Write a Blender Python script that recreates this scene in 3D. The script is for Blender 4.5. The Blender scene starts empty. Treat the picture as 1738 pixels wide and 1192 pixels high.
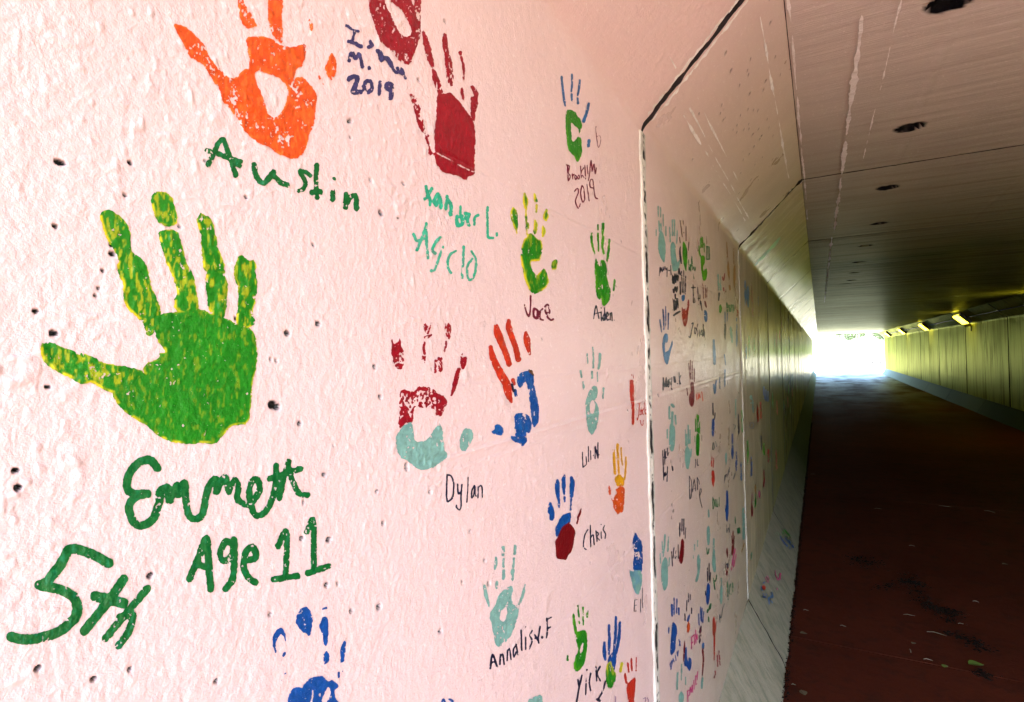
import bpy, bmesh, math, random
import numpy as np
from mathutils import Matrix, Vector, Euler
rad = math.radians
random.seed(7)
S = bpy.context.scene
C = S.collection

# ------------------------------------------------------------------ camera
W0, H0, F0 = 1738.0, 1192.0, 935.0
YAW, PITCH, ROLL, CAMZ = rad(29.13), rad(0.48), 0.0245, 1.668
def _n(v): v = np.array(v, float); return v/np.linalg.norm(v)
_r0 = np.array([math.cos(YAW), math.sin(YAW), 0.0])
_f0 = np.array([-math.sin(YAW), math.cos(YAW), 0.0])
_z = np.array([0.0, 0.0, 1.0])
FW = _n(_f0*math.cos(PITCH) + _z*math.sin(PITCH))
_u0 = np.cross(_r0, FW)
RT = _n(_r0*math.cos(ROLL) - _u0*math.sin(ROLL))
UP = _n(np.cross(RT, FW))
CAM = np.array([0.0, 0.0, CAMZ])
cd = bpy.data.cameras.new('camera'); cam = bpy.data.objects.new('camera', cd); C.objects.link(cam)
cam.matrix_world = Matrix([[RT[i], UP[i], -FW[i], CAM[i]] for i in range(3)] + [[0, 0, 0, 1]])
cd.sensor_width = 36; cd.lens = F0/W0*36; cd.clip_start = 0.02; cd.clip_end = 2000
S.camera = cam

# ------------------------------------------------------------------ daylight
SUN_EL, SUN_AZ = 60, 200
wd = bpy.data.worlds.new('World'); S.world = wd; wd.use_nodes = True
wn = wd.node_tree.nodes; wl = wd.node_tree.links
bg = wn['Background']; sky = wn.new('ShaderNodeTexSky'); sky.sky_type = 'NISHITA'; sky.sun_disc = False
sky.sun_elevation = rad(SUN_EL); sky.sun_rotation = rad(SUN_AZ); sky.air_density = 1.0; sky.dust_density = 2.5
wl.new(sky.outputs[0], bg.inputs[0]); bg.inputs[1].default_value = 0.15
sl = bpy.data.lights.new('sun', 'SUN'); sl.energy = 5.0; sl.angle = rad(0.5); sl.color = (1.0, 0.965, 0.91)
so = bpy.data.objects.new('sun', sl); C.objects.link(so)
_d = Vector((math.sin(rad(SUN_AZ))*math.cos(rad(SUN_EL)), math.cos(rad(SUN_AZ))*math.cos(rad(SUN_EL)), math.sin(rad(SUN_EL))))
so.rotation_euler = _d.to_track_quat('Z', 'Y').to_euler(); so.location = (0, -20, 30)
vs = S.view_settings; vs.view_transform = 'Standard'; vs.look = 'None'; vs.gamma = 1; vs.use_curve_mapping = False
vs.exposure = 3.85
cy = S.cycles
cy.use_denoising = True; cy.max_bounces = 10; cy.diffuse_bounces = 7; cy.glossy_bounces = 4
cy.sample_clamp_indirect = 8.0; cy.caustics_reflective = False; cy.caustics_refractive = False
cy.use_adaptive_sampling = True; cy.adaptive_threshold = 0.01

# ------------------------------------------------------------------ helpers
XL, XR, KW, KH = -0.37, 3.50, 0.18, 0.323
ZW, ZC, HD = 2.223, 2.538, 0.315
YN, YE = -0.51, 40.41
JOINTS = [1.35 + 1.86*k for k in range(0, 21)] + [YE]
EDGES = [YN] + JOINTS
LSEC = list(zip(EDGES[:-1], EDGES[1:]))

def lin(c):
    return tuple((x/12.92 if x <= .04045 else ((x+.055)/1.055)**2.4) for x in c)

_rng = np.random.RandomState(11)
_tab = _rng.rand(16, 256, 256).astype(np.float32)
def vnoise(x, y, k=0):
    t = _tab[k % 16]
    xi = np.floor(x).astype(np.int64); yi = np.floor(y).astype(np.int64)
    fx = (x-xi); fy = (y-yi); fx = fx*fx*(3-2*fx); fy = fy*fy*(3-2*fy)
    a = t[xi & 255, yi & 255]; b = t[(xi+1) & 255, yi & 255]
    c = t[xi & 255, (yi+1) & 255]; d = t[(xi+1) & 255, (yi+1) & 255]
    return (a*(1-fx)+b*fx)*(1-fy) + (c*(1-fx)+d*fx)*fy
def fbm(x, y, o=3, k=0):
    s = 0; a = .5; n = 0
    for i in range(o):
        s = s + a*vnoise(x*2**i+17*i, y*2**i+31*i, k+i); n += a; a *= .5
    return s/n

def ray(px, py):
    px = np.asarray(px, float); py = np.asarray(py, float)
    u = (px-W0/2)/F0; v = -(py-H0/2)/F0
    return FW[None]+u[..., None]*RT[None]+v[..., None]*UP[None] if u.ndim == 1 else FW+u*RT+v*UP
def project(P):
    d = P-CAM
    w = d@FW
    return W0/2+F0*(d@RT)/w, H0/2-F0*(d@UP)/w
def hit(px, py, point, normal):
    r = ray(px, py); t = ((np.array(point)-CAM)@np.array(normal))/(r@np.array(normal))
    return CAM+r*(t[..., None] if np.ndim(t) else t)

# profile of the left side: s runs up the wall from its foot, round the fillet, up the haunch
WH = ZW-KH                      # wall height
HL = HD*math.sqrt(2)
SMAX = WH+HL
FR = 0.018
def prof_raw(s):
    s = np.asarray(s, float)
    x = np.where(s < WH, XL, XL+(s-WH)*math.sqrt(.5)); z = np.where(s < WH, KH+s, ZW+(s-WH)*math.sqrt(.5))
    return x, z
def prof(s):
    """left profile point and inward normal"""
    s = np.asarray(s, float)
    x, z = prof_raw(s)
    t = np.clip((s-(WH-FR))/(2*FR), 0, 1)
    ax, az = XL, ZW-FR; bx, bz = XL, ZW; q = FR*math.sqrt(.5); cx, cz = XL+q, ZW+q
    inb = (s > WH-FR) & (s < WH+FR)
    qx = (1-t)**2*ax+2*t*(1-t)*bx+t*t*cx; qz = (1-t)**2*az+2*t*(1-t)*bz+t*t*cz
    x = np.where(inb, qx, x); z = np.where(inb, qz, z)
    a = t*math.pi/4
    return x, z, np.cos(a), -np.sin(a)

# longitudinal form seams on the left wall, measured heights
SEAMS = []
for (a, b) in [((862, 320), .35), ((909, 735), .25), ((970, 715), .3), ((1066, 700), .2), ((970, 636), .2), ((950, 1062), .3)]:
    p = hit(a[0] if False else a[0], a[1], (XL, 0, 0), (1, 0, 0)); SEAMS.append((p[2]-KH, b))

WH0 = ZW-KH
PITS = []   # (y, s, radius)
def addpit(px, py, r):
    p = hit(px, py, (XL, 0, 0), (1, 0, 0)); w = (p-CAM)@FW
    PITS.append((p[1], p[2]-KH, r*w/F0))
for q in """100,275,6 108,277,4 221,276,4 212,331,3.5 94,384,4 305,385,3 191,431,5 190,416,4 175,460,3 167,489,3 162,502,3 61,528,4 92,566,6 81,657,4
532,416,2.5 540,550,5 488,566,5 460,610,2.5 469,612,3 464,687,8 471,690,6 509,719,4 400,541,3 566,756,2 181,654,5 27,799,5 31,828,6 551,806,4 516,853,2
559,916,5 513,914,4 555,993,4 574,991,3 255,977,5 459,1043,3 597,1037,4 64,1135,5 159,1153,5 221,1136,4 368,1156,4 636,623,4 646,674,4 729,835,3 651,888,4
640,834,3 732,627,2 644,1030,5 798,901,2 822,951,3 829,991,4 747,1071,4 784,989,2 647,362,5 685,312,3 676,371,2 592,207,3 629,305,3 755,37,3 711,136,3
691,789,4 691,795,4 418,335,3 595,234,2 595,205,3 1055,410,2 1046,486,2 1073,600,2 1066,697,2 1067,748,2 1118,671,3 1139,783,3 1141,858,3 1143,868,3 1140,878,3""".split():
    addpit(*map(float, q.split(',')))
_pr = np.random.RandomState(5)
for i in range(70):
    PITS.append((_pr.normal(1.95, .28), WH0+_pr.beta(3, 1.6)*.42, _pr.uniform(.002, .0042)))
for i in range(70):
    PITS.append((_pr.uniform(.1, 3.2)**1.0, _pr.uniform(0.05, 1.9), _pr.uniform(.0004, .0011)))

def H(y, s):
    """relief of the left wall in metres, + = towards the room"""
    y = np.asarray(y, float); s = np.asarray(s, float)
    yy = y + .004*vnoise(y*60, s*60, 5)
    h = .0006*(fbm(yy/.016, s/.018, 3, 0)-.5)
    h += .00065*(fbm(yy/.0044, s/.0062, 2, 3)-.5)
    b = np.clip(vnoise(yy/.0055, s/.006, 6)-.74, 0, 1)/.26
    m = np.clip(fbm(y/.12, s/.12, 2, 8)*2.4-.85, 0.08, 1)
    h += .0012*b*m
    c = np.clip(vnoise(yy/.022, s/.02, 9)-.82, 0, 1)/.18
    h += .0014*c*m
    h += .0015*(fbm(y/.35, s/.5, 2, 12)-.5)
    for (sc, a) in SEAMS:
        sn = sc+.0012*(vnoise(y*14, y*0+sc*50, 2)-.5)
        wgt = np.clip(vnoise(y*9, y*0+sc*30, 4)*2.2-.5, 0, 1)
        a = a*np.clip((y-.30)/.5, .04, 1)
        h += a*.004*wgt*np.exp(-((s-sn)/.0022)**2) - a*.003*np.exp(-((s-sn-.004)/.002)**2)
    return h
def pitmask(y, s):
    m = np.zeros(np.shape(y))
    for (py, ps, r) in PITS:
        ry = r*1.25
        d = np.abs(y-py) < 4*ry
        if not d.any(): continue
        q = ((y-py)/ry)**2+((s-ps)/r)**2; q = q*1.5
        q = q*(0.75+.5*vnoise(y/.002, s/.002, 7))
        m = np.maximum(m, np.clip(1.5-q, 0, 1))
    return m

# ------------------------------------------------------------------ object helpers
def ob(name, me, parent=None, label=None, cat=None, group=None, kind=None, loc=None):
    o = bpy.data.objects.new(name, me); C.objects.link(o)
    if parent is not None: o.parent = parent
    if label: o['label'] = label
    if cat: o['category'] = cat
    if group: o['group'] = group
    if kind: o['kind'] = kind
    if loc is not None: o.location = loc
    return o
def mesh(name, V, F, mat, smooth=False):
    me = bpy.data.meshes.new(name)
    me.from_pydata(V if isinstance(V, list) else V.tolist(), [], F if isinstance(F, list) else F.tolist())
    if mat is not None: me.materials.append(mat)
    if smooth: me.polygons.foreach_set('use_smooth', [True]*len(me.polygons))
    me.update(); return me
def bm_mesh(name, bm, mat, smooth=False):
    me = bpy.data.meshes.new(name); bm.to_mesh(me); bm.free()
    if mat is not None:
        for m in (mat if isinstance(mat, (list, tuple)) else [mat]): me.materials.append(m)
    if smooth: me.polygons.foreach_set('use_smooth', [True]*len(me.polygons))
    return me
def box(bm, c, d, rot=None, bevel=0):
    r = bmesh.ops.create_cube(bm, size=1.0)
    M = Matrix.Translation(Vector(c)) @ (rot if rot is not None else Matrix.Identity(4)) @ Matrix.Diagonal((d[0], d[1], d[2], 1))
    bmesh.ops.transform(bm, matrix=M, verts=r['verts'])
    if bevel:
        es = set(e for v in r['verts'] for e in v.link_edges)
        bmesh.ops.bevel(bm, geom=list(es), offset=bevel, segments=2, affect='EDGES', profile=.5)
def tube(bm, pts, r, n=8):
    rr = r if isinstance(r, (list, tuple)) else [r]*len(pts)
    rings = []
    for i, p in enumerate(pts):
        p = Vector(p); a = Vector(pts[max(i-1, 0)]); b = Vector(pts[min(i+1, len(pts)-1)])
        t = (b-a).normalized(); q = t.to_track_quat('Z', 'Y')
        rings.append([bm.verts.new(p+q @ Vector((math.cos(2*math.pi*k/n)*rr[i], math.sin(2*math.pi*k/n)*rr[i], 0))) for k in range(n)])
    for a, b in zip(rings[:-1], rings[1:]):
        for k in range(n): bm.faces.new((a[k], a[(k+1) % n], b[(k+1) % n], b[k]))
    bm.faces.new(rings[0][::-1]); bm.faces.new(rings[-1])
def fattr(me, name, vals):
    at = me.attributes.new(name, 'FLOAT', 'POINT'); at.data.foreach_set('value', np.asarray(vals, np.float32))

# ------------------------------------------------------------------ materials
class NT:
    def __init__(s, name):
        s.m = bpy.data.materials.new(name); s.m.use_nodes = True
        s.t = s.m.node_tree; s.b = s.t.nodes['Principled BSDF']
    def n(s, typ, **k):
        nd = s.t.nodes.new(typ)
        for a, v in k.items():
            if a.startswith('i_'):
                key = a[2:]; key = int(key) if key.isdigit() else key
                nd.inputs[key].default_value = v
            else: setattr(nd, a, v)
        return nd
    def l(s, a, b): s.t.links.new(a, b)
    def coord(s, scale=(1, 1, 1)):
        tc = s.n('ShaderNodeNewGeometry'); mp = s.n('ShaderNodeMapping'); mp.inputs['Scale'].default_value = scale
        s.l(tc.outputs['Position'], mp.inputs['Vector']); return mp.outputs[0]
    def noise(s, scale, detail=4, rough=.55, sc=(1, 1, 1), dist=0):
        nd = s.n('ShaderNodeTexNoise'); nd.inputs['Scale'].default_value = scale; nd.inputs['Detail'].default_value = detail
        nd.inputs['Roughness'].default_value = rough; nd.inputs['Distortion'].default_value = dist
        s.l(s.coord(sc), nd.inputs['Vector']); return nd.outputs[0]
    def ramp(s, fac, stops):
        r = s.n('ShaderNodeValToRGB'); e = r.color_ramp.elements
        while len(e) < len(stops): e.new(.5)
        for el, (p, c) in zip(e, stops):
            el.position = p; el.color = (c, c, c, 1) if isinstance(c, (int, float)) else (*c, 1)
        s.l(fac, r.inputs[0]); return r.outputs[0]
    def mix(s, f, a, b, mode='MIX'):
        m = s.n('ShaderNodeMix', data_type='RGBA', blend_type=mode)
        for idx, v in ((0, f), (6, a), (7, b)):
            if isinstance(v, (int, float)): m.inputs[idx].default_value = v
            elif isinstance(v, tuple): m.inputs[idx].default_value = (*v, 1) if len(v) == 3 else v
            else: s.l(v, m.inputs[idx])
        return m.outputs[2]
    def math(s, op, a, b=0.0, clamp=False):
        m = s.n('ShaderNodeMath', operation=op, use_clamp=clamp)
        for i, v in ((0, a), (1, b)):
            if isinstance(v, (int, float)): m.inputs[i].default_value = v
            else: s.l(v, m.inputs[i])
        return m.outputs[0]
    def bump(s, h, dist, strength=1.0, prev=None):
        b = s.n('ShaderNodeBump'); b.inputs['Strength'].default_value = strength; b.inputs['Distance'].default_value = dist
        s.l(h, b.inputs['Height'])
        if prev is not None: s.l(prev, b.inputs['Normal'])
        return b.outputs[0]
    def out(s, col=None, rough=None, normal=None, spec=None):
        for k, v in (('Base Color', col), ('Roughness', rough), ('Normal', normal), ('Specular IOR Level', spec)):
            if v is None: continue
            if isinstance(v, (int, float)): s.b.inputs[k].default_value = v
            elif isinstance(v, tuple): s.b.inputs[k].default_value = (*v, 1)
            else: s.l(v, s.b.inputs[k])
        return s.m

def sheen(t, col, nrm, gcol, rough, k, ior=1.5):
    """matt body with a thin tinted film of gloss that grows at grazing angles"""
    d = t.n('ShaderNodeBsdfDiffuse'); g = t.n('ShaderNodeBsdfGlossy'); f = t.n('ShaderNodeFresnel'); f.inputs[0].default_value = ior
    g.inputs['Color'].default_value = (*gcol, 1)
    for nd in (d, g, f): t.l(nrm, nd.inputs['Normal'])
    t.l(col, d.inputs['Color'])
    if isinstance(rough, (int, float)): g.inputs['Roughness'].default_value = rough
    else: t.l(rough, g.inputs['Roughness'])
    m = t.n('ShaderNodeMixShader'); t.l(t.math('MULTIPLY', f.outputs[0], k), m.inputs[0]); t.l(d.outputs[0], m.inputs[1]); t.l(g.outputs[0], m.inputs[2])
    t.l(m.outputs[0], t.t.nodes['Material Output'].inputs['Surface']); t.t.nodes.remove(t.b); return t.m
def ysel(t, lo, hi):
    g = t.n('ShaderNodeNewGeometry'); x = t.n('ShaderNodeSeparateXYZ'); t.l(g.outputs['Position'], x.inputs[0])
    r = t.n('ShaderNodeMapRange', i_1=lo, i_2=hi); t.l(x.outputs[1], r.inputs[0]); return r.outputs[0]

PAINT = (.70, .522, .505)
def wall_mat(name, base=PAINT, streak=.35, deep_shade=1.0, pit=False, fine=True, rough=.30, sc=(1, 1, 1), bs=250, bd=.52, vb=.5, tint=None, spec=.5, film_gloss=None, dark=1.0, speck=(.86, .80, .78), ssc=(1, 1.6, .12)):
    t = NT(name)
    n1 = t.noise(2.2, 5, .6); n2 = t.noise(7, 4, .6, ssc); n3 = t.noise(140, 3, .6)
    col = t.mix(t.ramp(n1, [(.35, 0.0), (.75, .5)]), base, tuple(c*.86 for c in base))
    # film: grey-green light falloff further in, put into the colour
    shade_amt = t.math('MULTIPLY', t.math('POWER', ysel(t, 1.3, 6.5), .55), deep_shade)
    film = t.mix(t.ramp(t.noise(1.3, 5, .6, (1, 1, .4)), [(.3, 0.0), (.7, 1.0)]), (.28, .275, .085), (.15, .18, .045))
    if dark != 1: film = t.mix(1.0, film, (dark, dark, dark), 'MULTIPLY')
    col = t.mix(shade_amt, col, film)
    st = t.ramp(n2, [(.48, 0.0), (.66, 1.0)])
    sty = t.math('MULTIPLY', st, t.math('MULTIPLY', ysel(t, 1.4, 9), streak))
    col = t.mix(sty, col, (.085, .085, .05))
    col = t.mix(t.ramp(n3, [(.62, 0.0), (.70, .35)]), col, speck)
    if pit:
        a = t.n('ShaderNodeAttribute', attribute_name='pit'); col = t.mix(a.outputs['Fac'], col, (.004, .004, .005))
    nb = t.bump(t.noise(bs, 4, .62, sc), .0018, bd)
    nb = t.bump(t.noise(330, 3, .65), .0010, .8*bd, nb)
    rg = t.ramp(t.noise(5, 4, .6), [(.3, rough-.05), (.75, rough+.14)])
    if tint: t.b.inputs['Specular Tint'].default_value = (*tint, 1)
    if film_gloss:
        kk = t.math('MULTIPLY', t.math('SUBTRACT', 1.0, t.math('MULTIPLY', st, .8)), film_gloss[2])
        if film_gloss[3]: kk = t.math('MULTIPLY', kk, ysel(t, *film_gloss[3]))
        nb = t.bump(n2, .02, vb, nb)
        return sheen(t, col, nb, film_gloss[0], film_gloss[1], kk)
    return t.out(col, rg, nb, spec)

def attr_paint():
    t = NT('wall_print_paint')
    a = t.n('ShaderNodeAttribute', attribute_name='Col')
    v = t.noise(45, 3, .6, (1, 1, .6))
    col = t.mix(t.ramp(v, [(.35, .0), (.7, .35)]), a.outputs['Color'], (0, 0, 0), 'MULTIPLY')
    col = t.mix(t.ramp(v, [(.35, .0), (.7, .30)]), a.outputs['Color'], t.mix(1.0, a.outputs['Color'], (1.7, 1.5, 1.4), 'MULTIPLY'))
    nb = t.bump(t.noise(110, 4, .62), .0014, .6)
    nb = t.bump(t.noise(380, 3, .6), .0008, .7, nb)
    return t.out(col, .36, nb, .45)

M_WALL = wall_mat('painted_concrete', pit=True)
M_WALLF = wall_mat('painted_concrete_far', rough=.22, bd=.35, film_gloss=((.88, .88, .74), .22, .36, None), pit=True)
M_RWALL = wall_mat('light_tinted_concrete', base=(.42, .46, .085), streak=.45, vb=.25, pit=True, rough=.45, speck=(.8, .84, .2), bd=.4, deep_shade=.25, tint=(.75, .85, .30), spec=.15, film_gloss=((.66, .72, .26), .34, .25, None))  # yellow green light put into the base colour and gloss tint
M_CEIL = wall_mat('painted_ceiling_concrete', base=(.70, .61, .58), streak=.5, deep_shade=1.0, rough=.5, pit=True, sc=(.22, 2.2, 1), bs=60, bd=.55, vb=.12, film_gloss=((.80, .86, .62), .38, .55, (0, 12)), dark=.72, ssc=(.12, 2.5, 1))
M_PRINT = attr_paint()

def conc(name, base, dark, rough=.8, green=0.0, pit=False):
    t = NT(name)
    a = t.noise(3, 6, .65); b = t.noise(17, 6, .68, (.5, 1.2, .5)); c = t.noise(160, 3, .7)
    col = t.mix(t.ramp(a, [(.3, 0.0), (.75, 1.0)]), base, tuple(x*.72 for x in base))
    col = t.mix(t.ramp(b, [(.47, 0.0), (.68, .6)]), col, dark)
    col = t.mix(t.ramp(c, [(.62, 0.0), (.7, .5)]), col, tuple(min(1, x*1.5) for x in base))
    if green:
      col = t.mix(t.math('MULTIPLY', ysel(t, 2.5, 9), green), col, (.035, .055, .03))  # kerb darker and greener deeper in, light falloff painted into its colour
    if pit: at = t.n('ShaderNodeAttribute', attribute_name='pit'); col = t.mix(at.outputs['Fac'], col, (.01, .01, .01))
    nb = t.bump(b, .010, .6); nb = t.bump(c, .0015, .7, nb)
    if green: return sheen(t, col, nb, (.64, .80, .76), .6, t.math('ADD', .02, t.math('MULTIPLY', ysel(t, 14, 39), .38)))
    return t.out(col, rough, nb, .15)
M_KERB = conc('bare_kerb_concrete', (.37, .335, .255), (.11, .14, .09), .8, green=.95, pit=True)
M_MORTAR = conc('joint_mortar', (.72, .68, .62), (.30, .28, .24), .7, pit=True)
M_MORTAR2 = conc('thin_joint_mortar', (.50, .47, .42), (.16, .15, .12), .7, pit=True)
M_GAP = conc('joint_shadow_filler', (.05, .05, .045), (.02, .02, .02), .9)
# ------------------------------------------------------------------ hand painted marks
def cr(pts, n=5):
    """catmull-rom through x,y,r points"""
    P = np.array(pts, float)
    if len(P) < 3: return P
    E = np.vstack([2*P[0]-P[1], P, 2*P[-1]-P[-2]]); out = []
    for i in range(1, len(E)-2):
        p0, p1, p2, p3 = E[i-1], E[i], E[i+1], E[i+2]
        for j in range(n):
            t = j/n
            out.append(.5*((2*p1)+(-p0+p2)*t+(2*p0-5*p1+4*p2-p3)*t*t+(-p0+3*p1-3*p2+p3)*t**3))
    out.append(P[-1]); out = np.array(out); out[:, 2] = np.maximum(out[:, 2], .15*P[:, 2].min()); return out
def chaikin(P):
    Q = np.roll(P, -1, 0); A = .8*P+.2*Q; B = .2*P+.8*Q
    return np.stack([A, B], 1).reshape(-1, 2)
def sd_poly(u, v, P):
    d = np.full(u.shape, 1e9); ins = np.zeros(u.shape, bool)
    for a, b in zip(P, np.roll(P, -1, 0)):
        e = b-a; L = e@e+1e-9
        wx = u-a[0]; wy = v-a[1]; t = np.clip((wx*e[0]+wy*e[1])/L, 0, 1)
        d = np.minimum(d, (wx-e[0]*t)**2+(wy-e[1]*t)**2)
        c = (a[1] <= v) != (b[1] <= v)
        if abs(e[1]) > 1e-9: ins ^= c & (u < a[0]+(v-a[1])*e[0]/e[1])
    d = np.sqrt(d); return np.where(ins, -d, d)
def sd_stroke(u, v, P):
    d = np.full(u.shape, 1e9)
    if len(P) == 1: P = np.vstack([P, P+[.01, .01, 0]])
    for a, b in zip(P[:-1], P[1:]):
        e = b[:2]-a[:2]; L = e@e+1e-9
        wx = u-a[0]; wy = v-a[1]; t = np.clip((wx*e[0]+wy*e[1])/L, 0, 1)
        d = np.minimum(d, np.hypot(wx-e[0]*t, wy-e[1]*t)-(a[2]+(b[2]-a[2])*t))
    return d
def parse(txt, fr):
    """shape text in enlarged-photo units -> list of (kind, points in photo pixels)"""
    ox, oy, k = fr; out = []
    for part in txt.replace('\n', ' ').split(';'):
        w = part.split()
        if not w: continue
        kind = w[0][0]; r0 = float(w[0][1:] or 0)
        pts = []
        for q in w[1:]:
            c = [float(z) for z in q.split(',')]
            pts.append((ox+c[0]*k, oy+c[1]*k, (c[2] if len(c) > 2 else r0)*k))
        P = np.array(pts)
        if kind in 'PH': P = chaikin(P[:, :2])
        elif kind in 'Ss': P = cr(P)
        out.append((kind, P))
    return out
COL = dict(green=(.015, .27, .012), lime=(.10, .42, .01), yellow=(.85, .72, .02), orange=(.90, .10, .012), orange2=(.95, .20, .03),
           red=(.36, .004, .018), dred=(.20, .004, .008), brick=(.62, .035, .014), teal=(.24, .50, .44), blue=(.005, .085, .37), navy=(.008, .012, .045),
           mblue=(.02, .16, .42), indigo=(.045, .045, .16), script=(.002, .155, .03), mint=(.035, .52, .31), wine=(.20, .006, .04),
           gold=(.92, .46, .01), tang=(.82, .115, .014), pink=(.75, .06, .26), brown=(.12, .05, .015), gold2=(.42, .22, .03), grey=(.10, .12, .13), purple=(.20, .03, .22), dgreen=(.02, .20, .07))
# rag: speckle amount 0..1 ; second colour ; second colour amount
def marching(D, X, Y):
    """inside D<0 -> verts, faces on a regular grid"""
    ny, nx = D.shape
    ins = D < 0
    vid = -np.ones((ny, nx), np.int64); n = 0
    gy, gx = np.nonzero(ins); vid[gy, gx] = np.arange(len(gy)); n = len(gy)
    vx = [X[gx]]; vy = [Y[gy]]
    hc = ins[:, :-1] != ins[:, 1:]; hy, hx = np.nonzero(hc); hid = -np.ones((ny, nx), np.int64); hid[hy, hx] = n+np.arange(len(hy)); n += len(hy)
    t = D[hy, hx]/(D[hy, hx]-D[hy, hx+1]); vx.append(X[hx]+t*(X[hx+1]-X[hx])); vy.append(Y[hy])
    vc = ins[:-1] != ins[1:]; wy, wx = np.nonzero(vc); wid = -np.ones((ny, nx), np.int64); wid[wy, wx] = n+np.arange(len(wy))
    t = D[wy, wx]/(D[wy, wx]-D[wy+1, wx]); vx.append(X[wx]); vy.append(Y[wy]+t*(Y[wy+1]-Y[wy]))
    case = ins[:-1, :-1]*1+ins[:-1, 1:]*2+ins[1:, 1:]*4+ins[1:, :-1]*8
    A = lambda cy, cx: {'a': vid[cy, cx], 'b': vid[cy, cx+1], 'c': vid[cy+1, cx+1], 'd': vid[cy+1, cx],
                        'p': hid[cy, cx], 'q': wid[cy, cx+1], 'r': hid[cy+1, cx], 's': wid[cy, cx]}
    T = {1: ['aps'], 2: ['bqp'], 3: ['abqs'], 4: ['crq'], 5: ['aps', 'crq'], 6: ['bcrp'], 7: ['abcrs'], 8: ['dsr'], 9: ['aprd'],
         10: ['bqp', 'dsr'], 11: ['abqrd'], 12: ['cdsq'], 13: ['apqcd'], 14: ['bcdsp'], 15: ['abcd']}
    F = []
    for c, polys in T.items():
        cy_, cx_ = np.nonzero(case == c)
        if len(cy_) == 0: continue
        m = A(cy_, cx_)
        for p in polys: F += np.stack([m[ch] for ch in p], 1).tolist()
    return np.concatenate(vx), np.concatenate(vy), F

def surf_wall(y, s, off):
    h = H(y, s)+off; x, z, nx, nz = prof(s)
    return np.stack([x+nx*h, y, z+nz*h], -1)
def px_wall(u, v):
    p = hit(u, v, (XL, 0, 0), (1, 0, 0)); s = p[..., 2]-KH
    over = s > WH
    if np.any(over):
        nn = np.array([math.sqrt(.5), 0, -math.sqrt(.5)]); q = hit(u, v, (XL, 0, ZW), nn)
        y = np.where(over, q[..., 1], p[..., 1]); s = np.where(over, WH+(q[..., 2]-ZW)/math.sqrt(.5), s); return y, s
    return p[..., 1], s
# kerb face: s from floor upward along the slope
KN = _n([KH, 0, KW]); KL = math.hypot(KW, KH)
def surf_kerb(y, s, off):
    t = s/KL; P = np.stack([XL+KW*(1-t), y, KH*t], -1)
    return P+KN*(np.asarray(off)[..., None]+.003)
def px_kerb(u, v):
    q = hit(u, v, (XL, 0, KH), KN); return q[..., 1], q[..., 2]/KH*KL

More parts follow.
